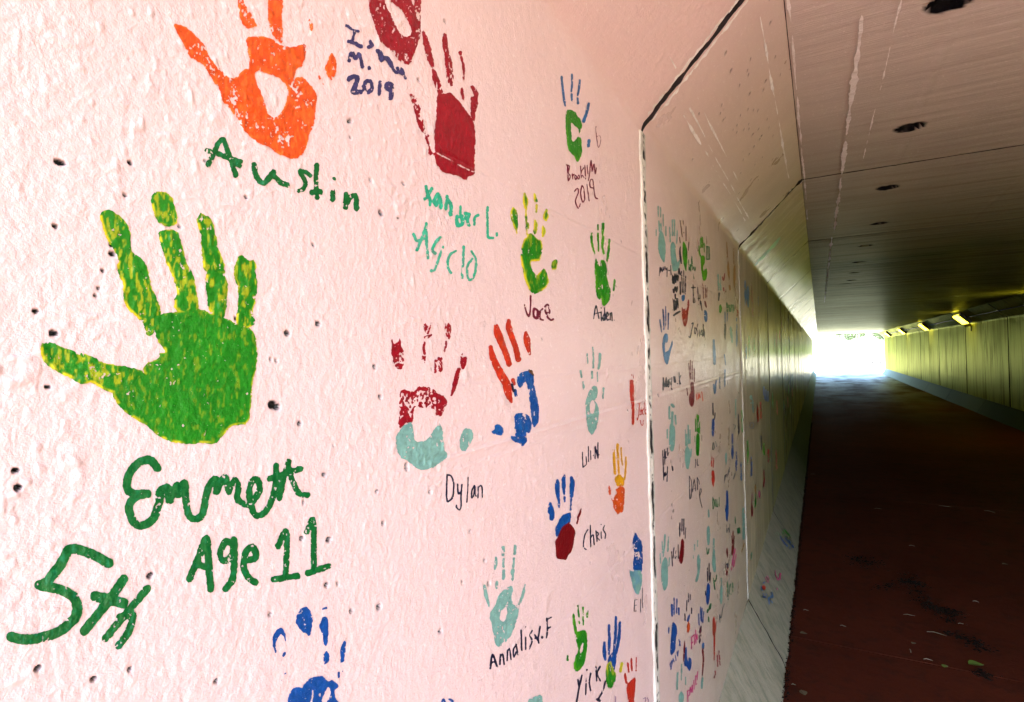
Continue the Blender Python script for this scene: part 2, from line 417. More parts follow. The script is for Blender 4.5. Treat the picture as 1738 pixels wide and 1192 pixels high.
PANELS = {}
def make_mark(name, label, fr, layers, surf=surf_wall, tosurf=px_wall, parent=None, edge=1.0):
    sh = []
    for L in layers:
        sh.append((L, parse(L['s'], fr)))
    allp = np.vstack([np.column_stack([np.vstack([p[:, :2]-(p[:, 2:] if p.shape[1] > 2 else 0), p[:, :2]+(p[:, 2:] if p.shape[1] > 2 else 0)])]) for _, ps in sh for k, p in ps if k in 'PS'])
    lo = allp.min(0)-2; hi = allp.max(0)+2
    qx = np.array([lo[0], hi[0], lo[0], hi[0], (lo[0]+hi[0])/2]); qy = np.array([lo[1], lo[1], hi[1], hi[1], (lo[1]+hi[1])/2])
    y, s = tosurf(qx, qy)
    yc, sc_ = float(y[4]), float(s[4])
    P = surf(np.array([yc]), np.array([sc_]), 0)[0]; w = (P-CAM)@FW; mpp = w/F0
    a = project(surf(np.array([yc+.01]), np.array([sc_]), 0)[0]); b = project(surf(np.array([yc]), np.array([sc_]), 0)[0])
    mu = .01/max(1e-3, math.hypot(a[0]-b[0], a[1]-b[1]))
    st = max(.0006, mpp*1.25); sy = max(.0006, min(mu*.8, .012))
    Y = np.arange(y.min()-.004, y.max()+.004+sy, sy); Z = np.arange(s.min()-.004, s.max()+.004+st, st)
    GY, GZ = np.meshgrid(Y, Z)
    PP = surf(GY, GZ, 0); u, v = project(PP)
    wob = fbm(u/4.2, v/4.2, 2, 1)-.5; wob2 = vnoise(u/1.3, v/1.3, 4)-.5
    D = np.full(u.shape, 1e9); col = np.zeros(u.shape+(3,))
    sp = fbm(u/3.0, v/3.8, 3, 5); lowf = fbm(u/22, v/22, 2, 7)
    if mpp < .0016 and surf is surf_wall: sp = sp+.40*(.5-fbm((GY+.004*vnoise(GY*60, GZ*60, 5))/.0048, GZ/.0062, 2, 3))
    SU = np.full(u.shape, 1e9)
    for L, ps in sh:
        for k, p in ps:
            if k in 'PS' and 'c2' in L: SU = np.minimum(SU, sd_poly(u, v, p) if k == 'P' else sd_stroke(u, v, p))
    for L, ps in sh:
        d = np.full(u.shape, 1e9)
        for k, p in ps:
            if k == 'P': d = np.minimum(d, sd_poly(u, v, p))
            elif k == 'S': d = np.minimum(d, sd_stroke(u, v, p))
        for k, p in ps:
            if k == 'H': d = np.maximum(d, -sd_poly(u, v, p))
            elif k == 's': d = np.maximum(d, -sd_stroke(u, v, p))
        sd0 = d.copy()
        am = L.get('e', edge)
        d = d+am*(2.6*wob+1.0*wob2)
        r = L.get('r', .15)
        if r > 0:
            thr = .82-.34*r-.9*r*(lowf-.5)*2 - .14*r*np.clip(1+sd0/6, 0, 1)
            d = np.maximum(d, (sp-thr)*8)
        base = np.array(COL[L['c']])*.6; c = np.broadcast_to(base, u.shape+(3,)).copy()
        if 'c2' in L:
            am2 = L.get('m', .5)
            t = np.clip((fbm(u/4.5, v/13, 3, 9)-.66+.17*am2)*8, 0, 1)*min(1, am2*1.2)
            t = np.maximum(t*.42, np.clip(1.2+np.minimum(SU, 0)/3.0, 0, 1)*np.clip((vnoise(u/11, v/11, 3)-.40)*4, 0, 1)*L.get('ed', .9))
            c = c*(1-t[..., None])+np.array(COL[L['c2']])*.75*t[..., None]
        var = .80+.45*fbm(u/8, v/5, 3, 11); c = c*var[..., None]
        new = d < 0
        col[new] = c[new]
        far = (~new) & (d < D) & (D > 0); col[far] = c[far]
        D = np.minimum(D, d)
    vx, vy, F = marching(D, Y, Z)
    if len(F) == 0: return None
    iy = np.clip(np.searchsorted(Y, vx)-1, 0, len(Y)-1); iz = np.clip(np.searchsorted(Z, vy)-1, 0, len(Z)-1)
    cc = col[iz, iy]
    th = .00022+.00035*fbm(vx/.004, vy/.004, 2, 13)+.0002*min(1, mpp*800)
    V = surf(vx, vy, th)
    if parent is None:
        k = int(np.searchsorted(EDGES, np.median(vx))-1); parent = PANELS[k]
    o3 = V.mean(0); V = V-o3
    F = [f[::-1] for f in F] if surf is surf_kerb else F
    me = mesh(name, V, F, M_PRINT, True)
    at = me.color_attributes.new('Col', 'FLOAT_COLOR', 'POINT')
    at.data.foreach_set('color', np.column_stack([cc, np.ones(len(cc))]).astype(np.float32).ravel())
    # face the room
    n = me.polygons[0].normal
    if n[0] < 0: me.flip_normals()
    return ob(name, me, parent, label, loc=tuple(o3))
FR_ = dict(G=(0, 300, .40260), O=(280, 0, .23495), T=(340, 200, .17261), L=(0, 760, .36236), R=(580, 0, .26860), X=(690, 300, .15933), J=(850, 310, .20992),
           K=(930, 110, .21825), D=(980, 360, .16791), B=(440, 1010, .15267), Y=(650, 530, .23499), V=(740, 790, .07553), U=(815, 530, .20134),
           I=(970, 580, .19284), C=(915, 740, .18462), A=(810, 910, .20144), N=(950, 890, .25335), a=(1105, 340, .12579), b=(1105, 450, .14265),
           c=(1105, 600, .18456), d=(1105, 780, .16782), e=(1105, 960, .19473), f=(1190, 400, .18456), g=(1190, 600, .20120), h=(1250, 640, .26882),
           k=(1200, 700, .41240), m=(1240, 400, .26846), Z=(0, 0, 1.0))
def HP(fr, label, *layers): make_mark('handprint', label, FR_[fr], [dict(s=s, c=c, **kw) for (c, s, kw) in layers])
def TX(fr, label, c, s, **kw): make_mark('handwriting', label, FR_[fr], [dict(s=s, c=c, r=kw.pop('r', .12 if fr in 'TLRX' else .05), e=kw.pop('e', .95 if fr in 'TLR' else .45), **kw)])
def marks():
    gk = dict(c2='yellow', m=.75, r=.10, e=1.2)
    HP('G', 'largest handprint, green with yellow edges, left of the wall',
       ('green', '''P 418,165 432,142 462,140 505,165 535,200 552,245 548,290 555,318 595,340 620,385 632,440 635,470 665,520 680,575 660,610 640,670 615,672 605,620 570,590 535,560 518,520 515,490 520,450 500,420 490,385 500,350 475,300 450,270 430,215;
       P 632,90 650,62 690,62 722,85 735,120 748,170 740,205 700,212 665,195 645,160; P 662,228 745,222 768,290 785,370 815,420 830,500 838,560 790,590 735,565 732,520 750,490 720,410 695,350 680,300;
       P 825,180 848,150 890,180 908,240 918,300 945,370 945,413 905,408 860,403 850,330 845,240; P 870,400 900,398 940,402 962,460 958,510 945,600 900,600 875,555 870,500 865,450;
       P 985,385 1000,340 1020,325 1040,355 1075,350 1080,420 1085,470 1075,530 1062,570 1075,600 1070,630 1010,650 990,610 1005,540 1000,460 985,430;
       P 168,705 215,695 260,720 330,740 400,765 440,790 540,800 600,820 640,860 500,920 440,905 385,865 345,882 300,850 250,830 205,800 172,765''', dict(c2='yellow', m=.75, r=.10, e=1.3)),
       ('green', '''P 640,600 690,575 760,570 850,555 900,590 960,600 1000,625 1060,640 1080,690 1083,760 1078,820 1062,860 1058,950 1045,1045 975,1050 945,1080 905,1130 850,1122 800,1130 720,1120 650,1085 620,1050 570,1025 520,990 480,940 465,890 520,870 610,840 600,810 625,780 670,770 665,745 700,742 660,690''', dict(c2='yellow', m=.3, r=.02, e=1.2, ed=.6)))
    HP('O', 'orange handprint with an open palm, fingers cut by the top edge',
       ('orange', '''P 50,172 120,185 180,220 230,270 285,330 310,400 360,470 420,520 460,570 470,620 400,640 350,600 300,510 270,460 200,430 160,390 120,300 85,240;
       P 390,560 450,560 510,570 570,500 630,500 660,600 700,690 720,760 745,830 800,860 850,800 880,720 890,640 930,560 1000,560 1060,630 1095,680 1085,780 1075,900 1040,960 1010,1100 940,1160 800,1110 760,1070 650,1020 600,980 540,900 480,800 420,740 400,680 370,600;
       P 585,270 660,265 760,275 850,340 930,340 1010,310 1015,400 990,480 940,500 930,590 890,650 860,600 800,550 720,530 660,510 640,540 600,530 610,440 590,340;
       P 510,-200 560,-220 560,20 600,80 640,130 662,190 640,195 590,210 545,160 525,60; P 735,-260 850,-260 855,20 840,120 850,220 845,320 800,290 765,240 745,160 740,60;
       P 1195,380 1235,420 1240,500 1210,585 1180,570 1150,500 1170,450; S8 1110,555 1135,605''', dict(c2='orange2', m=.8, r=.26, e=1.2)),
       ('orange2', 'S9 1045,-150 1060,-60 1030,0 1050,80 1040,150; S14 1055,170 1048,240 1010,320 960,330', dict(r=.9)))
    TX('T', 'green handwritten name under the orange handprint', 'script', '''S26 70,465 120,370 170,260 220,215 260,310 300,430 345,565; S25 65,325 200,365 300,410 390,430; S20 300,440 390,480; S28 525,465 545,570 620,645 715,535;
       S26 705,560 790,640 850,662; S22 1080,570 1040,540 975,530 1030,630 1010,700 965,722; S24 1140,465 1135,620 1145,785; S28 1095,735 1175,730; S24 1300,730 1297,805; S16 1308,598 1314,602;
       S25 1430,750 1425,885; S26 1430,860 1470,785 1520,770 1535,895''', c2='mint', m=.3, ed=.0)
    TX('L', 'green handwritten name and age under the largest handprint', 'script', '''S20 735,95 700,58 650,70 605,120 592,180 620,215 690,215; S20 690,215 630,232 602,290 640,362 710,340 742,260 748,205 785,190 792,245; S17 795,240 828,175 832,220;
       S17 830,218 862,165 870,250 882,315 912,335 948,310 962,230 985,165 1010,150 1012,205; S16 1012,205 1050,140 1070,205; S15 1070,205 1098,152 1115,190 1110,240 1155,268 1192,240 1215,190 1202,148 1175,165 1165,220 1180,290 1205,320 1250,290 1280,215 1292,150 1290,85;
       S15 1262,145 1405,100; S14 1350,65 1325,150 1308,235; S14 1345,80 1370,160 1400,215 1438,222;
       S17 885,615 930,510 965,425 975,540 985,660; S16 915,548 975,560; S16 1090,450 1055,440 1030,490 1048,530 1088,500 1094,430 1096,540 1085,620 1055,660; S16 1145,530 1195,515 1182,465 1150,490 1140,560 1165,610 1192,630;
       S14 1300,462 1340,395 1337,600; S15 1280,617 1392,600; S14 1435,395 1465,345 1468,580; S15 1442,587 1535,555''', c2='mint', m=.2, ed=.0)
    TX('L', 'large green 5th painted at the lower left', 'script', '''S24 505,540 430,500 330,475 280,550 215,630 185,645 280,665 350,710 352,790 270,862 170,893 100,898 50,885; S22 578,615 520,700 440,800 392,858; S25 445,695 575,728;
       S18 688,660 620,740 492,893; S18 560,795 618,780 600,860 552,928''', c2='mint', m=.35, ed=.0)
    HP('B', 'blue handprint with separate fingertips at the bottom edge',
       ('blue', '''P 395,300 425,190 470,140 520,125 560,160 585,240 590,320 565,440 540,465 525,420 480,415 430,360; P 655,350 690,280 700,240 745,235 765,270 765,400 755,540 735,568 712,545 705,450 680,410;
       P 700,670 740,622 775,650 775,720 750,765 705,780 710,720; P 945,502 963,540 950,650 935,745 895,752 905,660 893,620 915,560; S10 700,155 742,143; S16 180,635,8 162,540,18 190,440,30 235,395,26 268,440,18 290,510,5;
       P 250,680 260,645 285,630 295,655 265,690; P 310,1192 330,1100 370,1040 430,1020 475,1040 490,1000 540,940 600,915 690,895 740,940 770,960 810,945 890,1005 840,1050 830,1120 860,1170 900,1200 880,1500 820,1700 600,1760 420,1650 330,1400;
       H 760,1010 790,1060 790,1110 760,1180 700,1230 690,1160 720,1100; H 590,1040 605,1110 570,1250 545,1250 580,1120; S10 880,865 880,915; S6 918,830 922,850; S5 275,880 290,868; S5 238,945 243,948''', dict(r=.10, e=1.0)))
    HP('R', 'dark red handprint with open palm cut by the top edge',
       ('red', '''P 165,30 175,-30 200,-200 330,-250 440,-200 450,-60 470,-20 500,-40 500,10 495,110 500,190 485,260 450,360 430,405 400,410 350,380 330,340 280,300 240,260 215,190 190,110;
       H 240,-100 300,5 340,30 375,70 400,100 440,190 430,230 380,230 340,170 310,100 285,50 265,0; H 425,-60 450,-60 458,50 445,30; S34 240,-240 215,-430; S34 320,-280 315,-520; S30 400,-240 420,-460''', dict(c2='dred', m=.5, ed=0, r=.26, e=1.2)))
    HP('R', 'dark red handprint with full palm and spread thin fingers',
       ('red', '''P 505,190 530,215 555,270 570,350 585,420 570,435 545,400 525,330 510,260; P 565,435 590,445 610,490 640,580 620,610 600,580 575,510; P 648,205 665,230 668,300 690,370 698,430 705,545 680,550 660,490 650,400 645,330 632,270 635,230;
       P 812,545 830,538 860,580 862,640 850,700 840,770 822,760 810,700 815,650 810,610 835,610 825,580; P 425,595 450,600 475,620 490,680 525,780 525,815 515,855 480,790 460,720 440,640;
       S8 525,840,8 545,860,5; S8 530,860,6 545,920,8 565,975,12 598,968,5; P 745,560 760,550 772,590 770,640 755,620''', dict(r=.30, e=1.0)),
       ('red', 'S9 748,335,12 755,370,8 768,430,8 768,500,6', dict(r=.7)),
       ('red', '''P 600,590 640,595 690,585 740,640 790,710 830,770 845,860 838,950 838,1060 838,1110 800,1115 785,1145 730,1110 660,1095 640,1090 600,1050 585,990 590,950 580,860 598,720; s3 590,965 700,1020; s3 720,1035 830,1088''', dict(r=.0, e=1.1, c2='dred', m=.5, ed=0)))
    TX('R', 'dark violet handwritten name and year between orange and red handprints', 'indigo', '''S9 28,162 75,192 100,200; S10 78,195 70,250; S12 42,262 80,275 120,297; S12 165,300 188,292 178,265; S14 225,325 245,345 250,380 235,332; S14 250,375 288,372 310,410 290,382;
       S12 310,410 332,452 345,460; S12 350,435 375,440 385,470 362,450; S8 380,465 400,495; S12 45,385 60,335 85,370 108,345 130,425; S11 172,428 172,434; S16 42,500 72,486 95,497 78,560 70,582 115,582;
       S13 137,550 152,518 180,520 190,560 165,583 138,565; S11 240,520 234,597; S14 300,568 280,558 287,530 312,540 311,600 308,622''')
    TX('X', 'mint green handwritten name and age below the full red handprint', 'mint', '''S16 205,100 215,160 248,250 245,305; S18 265,130 232,190 195,238; S20 330,190 292,250 310,305 340,250 348,200 365,335; S19 430,210 415,340; S20 432,240 470,300 465,405;
       S12 570,315 570,400; S21 585,425 535,430 540,520 590,500 582,430; S17 622,392 662,400 652,440 622,442; S17 637,445 660,520; S15 720,510 726,435 765,410; S13 858,325 862,560 866,645 915,655; S11 958,605 958,628''', r=.1, e=.8)
    TX('X', 'faded mint green age line under the mint name', 'mint', '''S15 212,500 152,680 107,785; S15 207,500 210,700 228,870; S17 70,615 110,680 180,660; S15 355,645 300,710 272,785 300,818; S14 385,748 345,860 300,985 258,1005;
       S13 520,790 462,830 437,900 447,990 470,1028; S14 605,750 600,900 590,1075; S13 690,800 735,880 730,1010 690,1098 650,1080 647,950 700,875''', r=.2, c2='teal', m=.6, ed=.3, e=.8)
    HP('J', 'green and yellow handprint with hollow palm, right of the mint green writing',
       ('green', '''P 95,192 130,230 138,330 130,400 132,435 120,400 85,320 70,240; P 185,75 215,120 218,170 205,230 185,200 172,130; S6 200,230,6 205,320,7 210,418,4; S8 215,330,9 222,370,6; P 262,85 280,95 285,130 300,160 265,160;
       S9 288,185,10 285,235,7; P 268,285 298,335 285,420 260,420; P 370,205 388,270 365,320 335,300 345,240; P 335,335 360,380 355,430 325,455 330,390;
       P 235,405 270,430 300,460 325,465 335,530 325,600 310,635 290,635 235,640 250,710 285,755 320,720 350,690 375,740 390,800 370,850 310,890 260,905 220,860 190,780 170,680 155,600 170,480;
       P 410,650 430,620 460,630 450,700 410,710''', dict(c2='yellow', m=.5, r=.08, e=.8)))
    TX('J', 'wine red handwritten name below the hollow green handprint', 'wine', 'S7 238,918 238,1010 225,1082 205,1050 190,990; S9 290,1030 265,1022 264,1080 290,1097 298,1040 300,1092; S8 335,1022 315,1050 316,1100 340,1112; S8 362,1050 392,1050 380,990 356,1005 367,1070 400,1112 422,1105')
    HP('K', 'green palm with blue fingers, highest print near the first joint',
       ('mblue', 'S9 104,95,10 112,180,9 128,300,9 131,322,4; S8 185,78 186,150 180,208; S9 182,232 184,275; S8 247,122 238,190 230,238; S8 228,262 232,300; S12 315,305,10 300,370,11 275,440,14; S13 317,592 313,632', dict(r=.12, e=.5)),
       ('green', 'P 138,350 175,350 215,370 225,400 255,430 262,470 255,510 235,560 255,570 262,650 265,690 232,770 200,710 160,670 145,600 135,480; H 175,450 200,465 240,510 240,545 210,590 190,605 180,540', dict(c2='lime', m=.5, r=.05, e=.8)))
    TX('K', 'thin wine red name, year and small heart near the first joint', 'wine', '''S4.5 150,782 155,900; S4.5 142,780 165,790 157,840 172,870 157,903; S4 187,850 190,890; S4 188,865 205,850; S4 212,860 206,875 215,895 223,875 213,860; S4 235,860 229,880 238,890 244,870 236,860;
       S4 252,790 258,880; S4 275,802 256,842 280,880; S4 285,782 290,890; S4 302,782 310,850; S4 333,745 320,860 312,903; S4 335,745 341,830; S4 341,830 357,772 365,850 375,802;
       S4.5 205,985 225,962 235,990 212,1060 235,1118 250,1082; S4.5 262,940 252,1000 267,1068 284,1040 275,960 263,940; S4 301,932 318,1060; S4.5 350,960 326,950 327,900 346,897 355,960 366,1030 385,1043; S2.2 372,480 371,520 390,643 409,590 400,552 380,560''', e=.25)
    HP('D', 'small solid green handprint beside the first joint',
       ('green', '''S10 143,212,6 140,270,14 150,340,12 170,410,9 175,422,4; S8 205,130 205,180; S8 205,222,10 208,290,8 212,400,7; S14 255,125,16 255,200,14 250,238,8; S12 258,252,14 250,350,13 265,420,9; S12 322,278,10 315,370,12 308,420,14 300,490,13;
       P 180,460 200,500 225,560 230,500 250,480 275,490 300,560 295,640 305,700 335,800 330,870 300,930 265,955 245,930 240,860 225,895 195,860 180,760 180,670 168,600; H 240,740 255,735 250,800; P 365,665 385,690 375,760 380,790 360,805 355,770 362,730''', dict(c2='lime', m=.6, r=.08, e=.7)))
    TX('D', 'small navy handwritten name under the small green handprint', 'navy', '''S6 162,1078 185,948 215,1080; S6 172,1030 240,1012; S6 237,1012 240,1100; S6 238,968 238,972; S6 270,1030 256,1060 262,1098 274,1070 270,965 278,1090; S6 290,1060 311,1042 300,1012 289,1050 300,1093 315,1085;
       S6 330,1022 330,1090; S6 332,1030 345,1020 348,1100; S5 370,1092 371,1094''', e=.3)
    HP('Y', 'red fingers over a pale teal palm in the middle of the wall',
       ('red', '''P 60,180 75,230 105,220 120,180 130,250 145,280 152,380 130,415 100,412 75,370 60,300; P 295,60 312,100 335,100 347,75 345,110 325,165 300,150 292,100; S10 300,185 345,170; S9 300,210 292,260 295,300;
       S12 290,330,18 300,360,7; P 445,75 455,110 470,70 490,100 492,160 480,205 455,180 442,130; S8 455,215,7 450,250,10 440,282,5; S8 378,350 377,435; S14 410,340,18 412,420,14; P 568,290 580,320 608,320 600,380 575,420 548,370;
       S12 545,415,14 525,490,18 500,580,10 492,600,5''', dict(r=.26, e=1.0)),
       ('red', '''P 120,570 160,555 190,575 230,570 250,540 320,535 360,560 400,590 440,610 470,650 440,700 420,750 370,745 360,700 320,690 280,690 230,680 215,740 220,800 160,800 115,850 108,800 120,740 112,650''', dict(r=.36, e=1.2)),
       ('teal', '''P 120,850 160,810 210,800 218,870 230,940 300,930 345,890 380,830 410,800 430,840 430,920 440,1000 470,1030 440,1070 380,1110 300,1145 240,1130 180,1075 120,1050 95,990 90,900; P 560,880 590,835 630,840 655,880 640,930 600,1000 560,1005 552,940''', dict(r=.12, e=1.1)))
    TX('V', 'navy handwritten name below the red and teal handprint', 'navy', '''S19 240,220 232,500 236,790 300,790 370,700 390,500 385,380 330,240 242,212; S17 478,425 482,560 502,640 552,600; S17 575,435 556,700 560,900 525,1000 457,950 452,895; S14 715,275 706,550 686,828;
       S17 860,460 802,560 790,722 830,680 860,560; S17 864,465 870,640 893,690; S16 942,485 936,730; S16 947,500 1000,452 1030,530 1035,718''', e=.4)
    HP('U', 'red fingers and blue palm, right of the red and teal print',
       ('brick', '''S28 85,295,18 105,380,28 130,440,30 180,540,34 215,600,34 235,690,30 260,755,12; S28 130,115,18 150,190,34 190,290,26 225,380,26 240,438,24; S24 238,72,16 240,140,26 280,250,24 310,350,24 320,398,24;
       S20 380,172,12 392,230,28 400,290,22 415,350,12; S16 275,575,18 283,605,14''', dict(c2='orange', m=.5, ed=0, r=.02, e=.6)),
       ('blue', '''P 310,540 345,510 400,490 445,500 455,600 460,660 495,800 495,920 450,985 430,900 420,800 400,650 380,570 340,640 310,620; S13 290,660,14 300,700,12; P 85,1010 125,985 120,950 170,945 198,1000 190,1040 130,1035;
       P 285,860 350,850 410,870 430,920 430,1000 380,1040 400,1090 355,1138 330,1110 285,1090 252,1060 260,1038 310,1060 285,1010 290,960''', dict(c2='mblue', m=.6, ed=.2, r=.22, e=.9)),
       ('brown', 'S15 415,495 440,530', dict(r=.25)), ('navy', 'S13 258,612 280,665', dict(r=.3)))
    HP('I', 'pale faded teal handprint with a ring palm above a navy name',
       ('teal', '''S7 185,50 190,120 188,230; S6 135,110 142,190; S10 250,110,12 245,180,12 235,240,8; S7 225,270 228,350; S9 178,265 180,320; S8 75,245,9 85,310,8; S9 98,360,8 108,420,9; S8 280,410 275,500;
       P 150,440 190,385 230,400 225,480 205,520 235,570 240,640 225,740 180,830 145,790 125,650 120,520; H 185,510 205,540 205,600 180,645 155,610 160,540''', dict(r=.34, e=.6)))
    TX('I', 'navy handwritten name under the pale teal handprint', 'navy', 'S4.5 94,972 98,1108; S4.5 98,1108 130,1080; S4.5 126,1010 130,1070; S4.5 146,922 148,1058; S4.5 166,960 168,1040; S5 189,1000 191,1002; S5 206,1030 206,922; S5 206,925 231,1025; S5 231,1025 230,888; S4 240,994 240,997', e=.2)
    HP('I', 'single brick red finger mark beside the first joint', ('brick', 'S15 528,350,16 530,430,20 532,500,16 540,600,12 540,722,12; S3 510,318 514,332; S3 538,285 544,325; S3 526,287 530,300; S3 503,340 505,352', dict(r=.05, e=.5)))
    TX('I', 'tiny brick red name with a smile beside the first joint', 'brick', 'S3.4 580,547 612,540; S3.4 596,547 590,640 577,692 573,652; S3.4 612,592 601,640 613,640 618,592 623,640; S3.4 633,590 622,620 636,650; S3.4 641,537 646,640; S3.4 655,600 643,612 656,640; S3.4 603,692 612,730 625,735 632,692', e=.2)
    HP('C', 'blue fingers over a dark red palm, lower middle',
       ('blue', '''P 100,600 130,660 142,720 130,780 100,780 95,730 75,700 78,640; S18 165,412,14 165,460,24 165,510,20 178,600,12 180,655,8; S16 232,362,10 222,400,18 225,470,16 228,535,9; S9 230,562 232,605; S18 295,382,12 303,430,22 298,500,20 295,555,16; S8 292,582,10 287,680,7;
       P 150,930 145,850 180,780 215,720 250,715 290,700 290,760 280,800 200,850 180,920''', dict(c2='mblue', m=.5, ed=.1, r=.1, e=.7)),
       ('dred', 'P 145,960 175,930 195,860 230,820 280,800 325,860 330,900 310,1010 295,1070 265,1090 248,1145 200,1135 155,1120 150,1050; S9 385,667,6 365,730,11 345,808,6', dict(r=.0, e=.9)))
    TX('C', 'navy handwritten name right of the blue and dark red handprint', 'navy', 'S5.5 445,862 416,920 406,1020 430,1045; S5.5 468,822 473,1020; S5.5 476,930 495,912 504,1000; S5.5 520,872 530,970; S5.5 525,882 545,900 531,930 555,960; S5 568,882 570,945; S5 568,813 568,817; S5.5 600,822 586,860 608,900 605,943', e=.3)
    HP('C', 'yellow fingers over an orange palm near the first joint',
       ('gold', 'S11 683,130,10 688,230,13 695,350,10; S10 718,80,12 722,180,12 732,340,8; S7 752,110 755,200 765,270; S8 797,195,8 795,280,9 785,400,7; P 690,380 740,350 780,400 780,460 720,470 695,430', dict(r=.1, e=.5)),
       ('tang', 'P 700,490 740,465 785,470 785,560 775,680 760,705 720,725 685,670 670,600 690,560 715,520; P 640,450 655,480 662,530 645,545 632,500; S4 660,560 672,600', dict(r=.2, e=.6)))
    HP('A', 'pale teal handprint with hollow palm at the lower middle',
       ('teal', '''S13 155,185,10 155,230,13 145,280,8; S13 215,97 215,160; S10 218,192 218,258; S14 220,292 218,358; S12 317,85 312,148; S9 308,190 300,260; S13 297,290,16 293,350,12 297,378,5; S12 60,420,12 72,500,15 92,570,10 97,598,4;
       S10 162,390,12 160,440,9; S10 400,412,6 380,500,13 350,580,8; P 290,410 302,470 285,510 290,550 350,600 340,680 300,800 270,860 180,942 150,910 130,800 95,660 150,580 180,490 230,450; H 245,585 250,640 240,700 215,725 185,700 190,640''', dict(r=.16, e=.7)))
    TX('A', 'violet black handwritten name slanting up beside the pale teal handprint', 'navy', '''S9 107,1115 126,1000 165,1100; S8 118,1065 153,1058; S7 188,1080 193,1000; S7 195,1010 213,1000 225,1080; S7 249,1050 253,960; S7 255,968 271,952 282,1040; S7 323,920 301,960 306,1018 324,980; S7 325,912 340,1000;
       S7 367,792 372,960; S6.5 405,852 405,955; S6 405,763 405,767; S7 460,797 441,840 460,880 436,948; S7 480,862 510,852 527,762; S7 510,850 515,900; S7 482,832 508,880; S10 545,852 545,856; S6.5 582,692 590,780 581,858; S6.5 583,705 620,685; S6.5 590,780 614,765''', e=.35)
    HP('N', 'blue and teal smeared handprint beside the first joint',
       ('blue', 'P 485,110 505,50 525,90 550,120 555,220 545,230 530,180 515,210 500,200 490,160; P 490,230 520,210 550,240 550,320 525,330 490,310; S4 500,190 500,240; S5 548,210 550,260', dict(r=.2, e=.7)),
       ('teal', 'P 460,300 475,310 490,320 550,315 550,400 530,470 505,470 485,400 470,350', dict(r=.1, c2='mblue', m=.7, ed=0)))
    TX('N', 'short thin navy name under the blue and teal smear', 'navy', 'S2.6 501,507 497,583; S2.6 501,507 520,505; S2.6 499,545 514,541; S2.6 497,583 511,580; S2.4 540,500 540,590; S2.2 552,427 552,560', e=.15)
    HP('N', 'green handprint with hollow palm, bottom right of the first panel',
       ('green', 'S8 90,602,6 95,650,9 105,720,9 108,738,5; S5 121,542 123,580 127,618; S5 130,652 131,664; S5 155,557 155,673; S7 183,582 183,618; P 105,740 125,715 150,708 180,715 185,800 170,920 140,970 110,990 90,960 100,890 125,850 110,800; H 150,790 160,800 150,850 140,870 132,850; S7 51,882 51,908', dict(c2='lime', m=.5, r=.03, e=.7)))
    HP('N', 'blue fingers over a small green palm at the bottom',
       ('blue', 'S10 298,792,7 297,860,13 303,908,7; S9 329,677,8 331,780,10 328,868,7; S9 375,622,7 372,740,10 360,848,5; S10 402,657,7 395,760,11 375,860,10; P 320,900 355,850 380,870 375,940 360,990 320,960', dict(r=.04, e=.5)),
       ('green', 'P 310,940 340,920 350,960 362,985 380,1000 370,1060 345,1105 320,1095 308,1040; S8 415,932,9 405,985,8', dict(c2='yellow', m=.6, r=.1, e=.6)))
    HP('N', 'small brick red handprint at the bottom beside the first joint',
       ('brick', 'S6 455,930 462,990; S6 478,902 482,980; S3 512,892 510,980; S7 435,1002,6 445,1060,8; P 445,1080 480,1040 508,1020 505,1080 500,1160 490,1260 460,1260 455,1180', dict(r=.15, e=.6)))
    TX('N', 'black handwritten letters at the bottom between the green handprints', 'navy', 'S5.5 120,1042 128,1090; S6 147,1012 125,1110 112,1190; S5 175,1032 172,1140; S5 180,973 180,977; S5.5 205,1000 196,1060 205,1113; S5.5 241,957 246,1050; S5.5 269,952 249,1000 270,1048; S6 305,1052 285,1120 252,1180; S9 250,1172 266,1182', e=.3)
    TX('N', 'faint purple scribble at the bottom edge by the joint', 'purple', 'S2.5 370,1152 372,1250; S2.5 556,1170 575,1165 560,1230; S2.5 585,1162 592,1180 586,1210', e=.1)
    HP('Z', 'teal fingertips rising from the bottom edge', ('teal', 'S4 900,1190 902,1230; S4 908,1186 910,1230; S4 916,1184 917,1230; P 895,1215 925,1215 922,1260 900,1262', dict(r=.2)))
    TX('Z', 'blue writing cut by the bottom edge', 'blue', 'S1.6 748,1196 752,1187 756,1196; S1.6 762,1187 768,1190 762,1196', e=.2)
    # ---- second panel
    HP('a', 'pale teal handprint, topmost left on the second panel', ('teal', '''S8 92,82 95,220; S8 125,97 128,228; S7 160,192 163,348; S8 198,352 198,478; S7 65,372 67,478; S11 103,282 112,420; S8 130,312 135,400; P 100,460 130,400 165,460 190,560 195,700 180,850 150,820 110,740 92,640; h4 138,590 142,635''', dict(r=.05, e=.35)))
    HP('a', 'second pale teal handprint with thumb to the right', ('teal', '''S10 285,267 287,478; S10 312,262 315,478; S8 248,362 258,560; S8 350,412 342,588; P 260,600 290,550 330,600 330,730 355,850 375,810 390,800 380,890 350,960 290,960 270,830 258,700''', dict(r=.03, e=.35)))
    TX('a', 'short black smear between teal and green handprints', 'navy', 'S12 392,632,10 388,700,14 405,850,10')
    HP('a', 'green handprint with thin brown fingers', ('green', 'P 430,545 465,600 490,680 490,800 475,960 462,960 430,830 420,680', dict(c2='lime', m=.5, r=0, e=.35)), ('brown', 'S5 390,272 400,350 420,498; S4 432,272 434,328; S5 440,432 442,478; S6 470,352 470,548; S6 382,502 395,600; S6 508,562 500,678', dict(e=.2)))
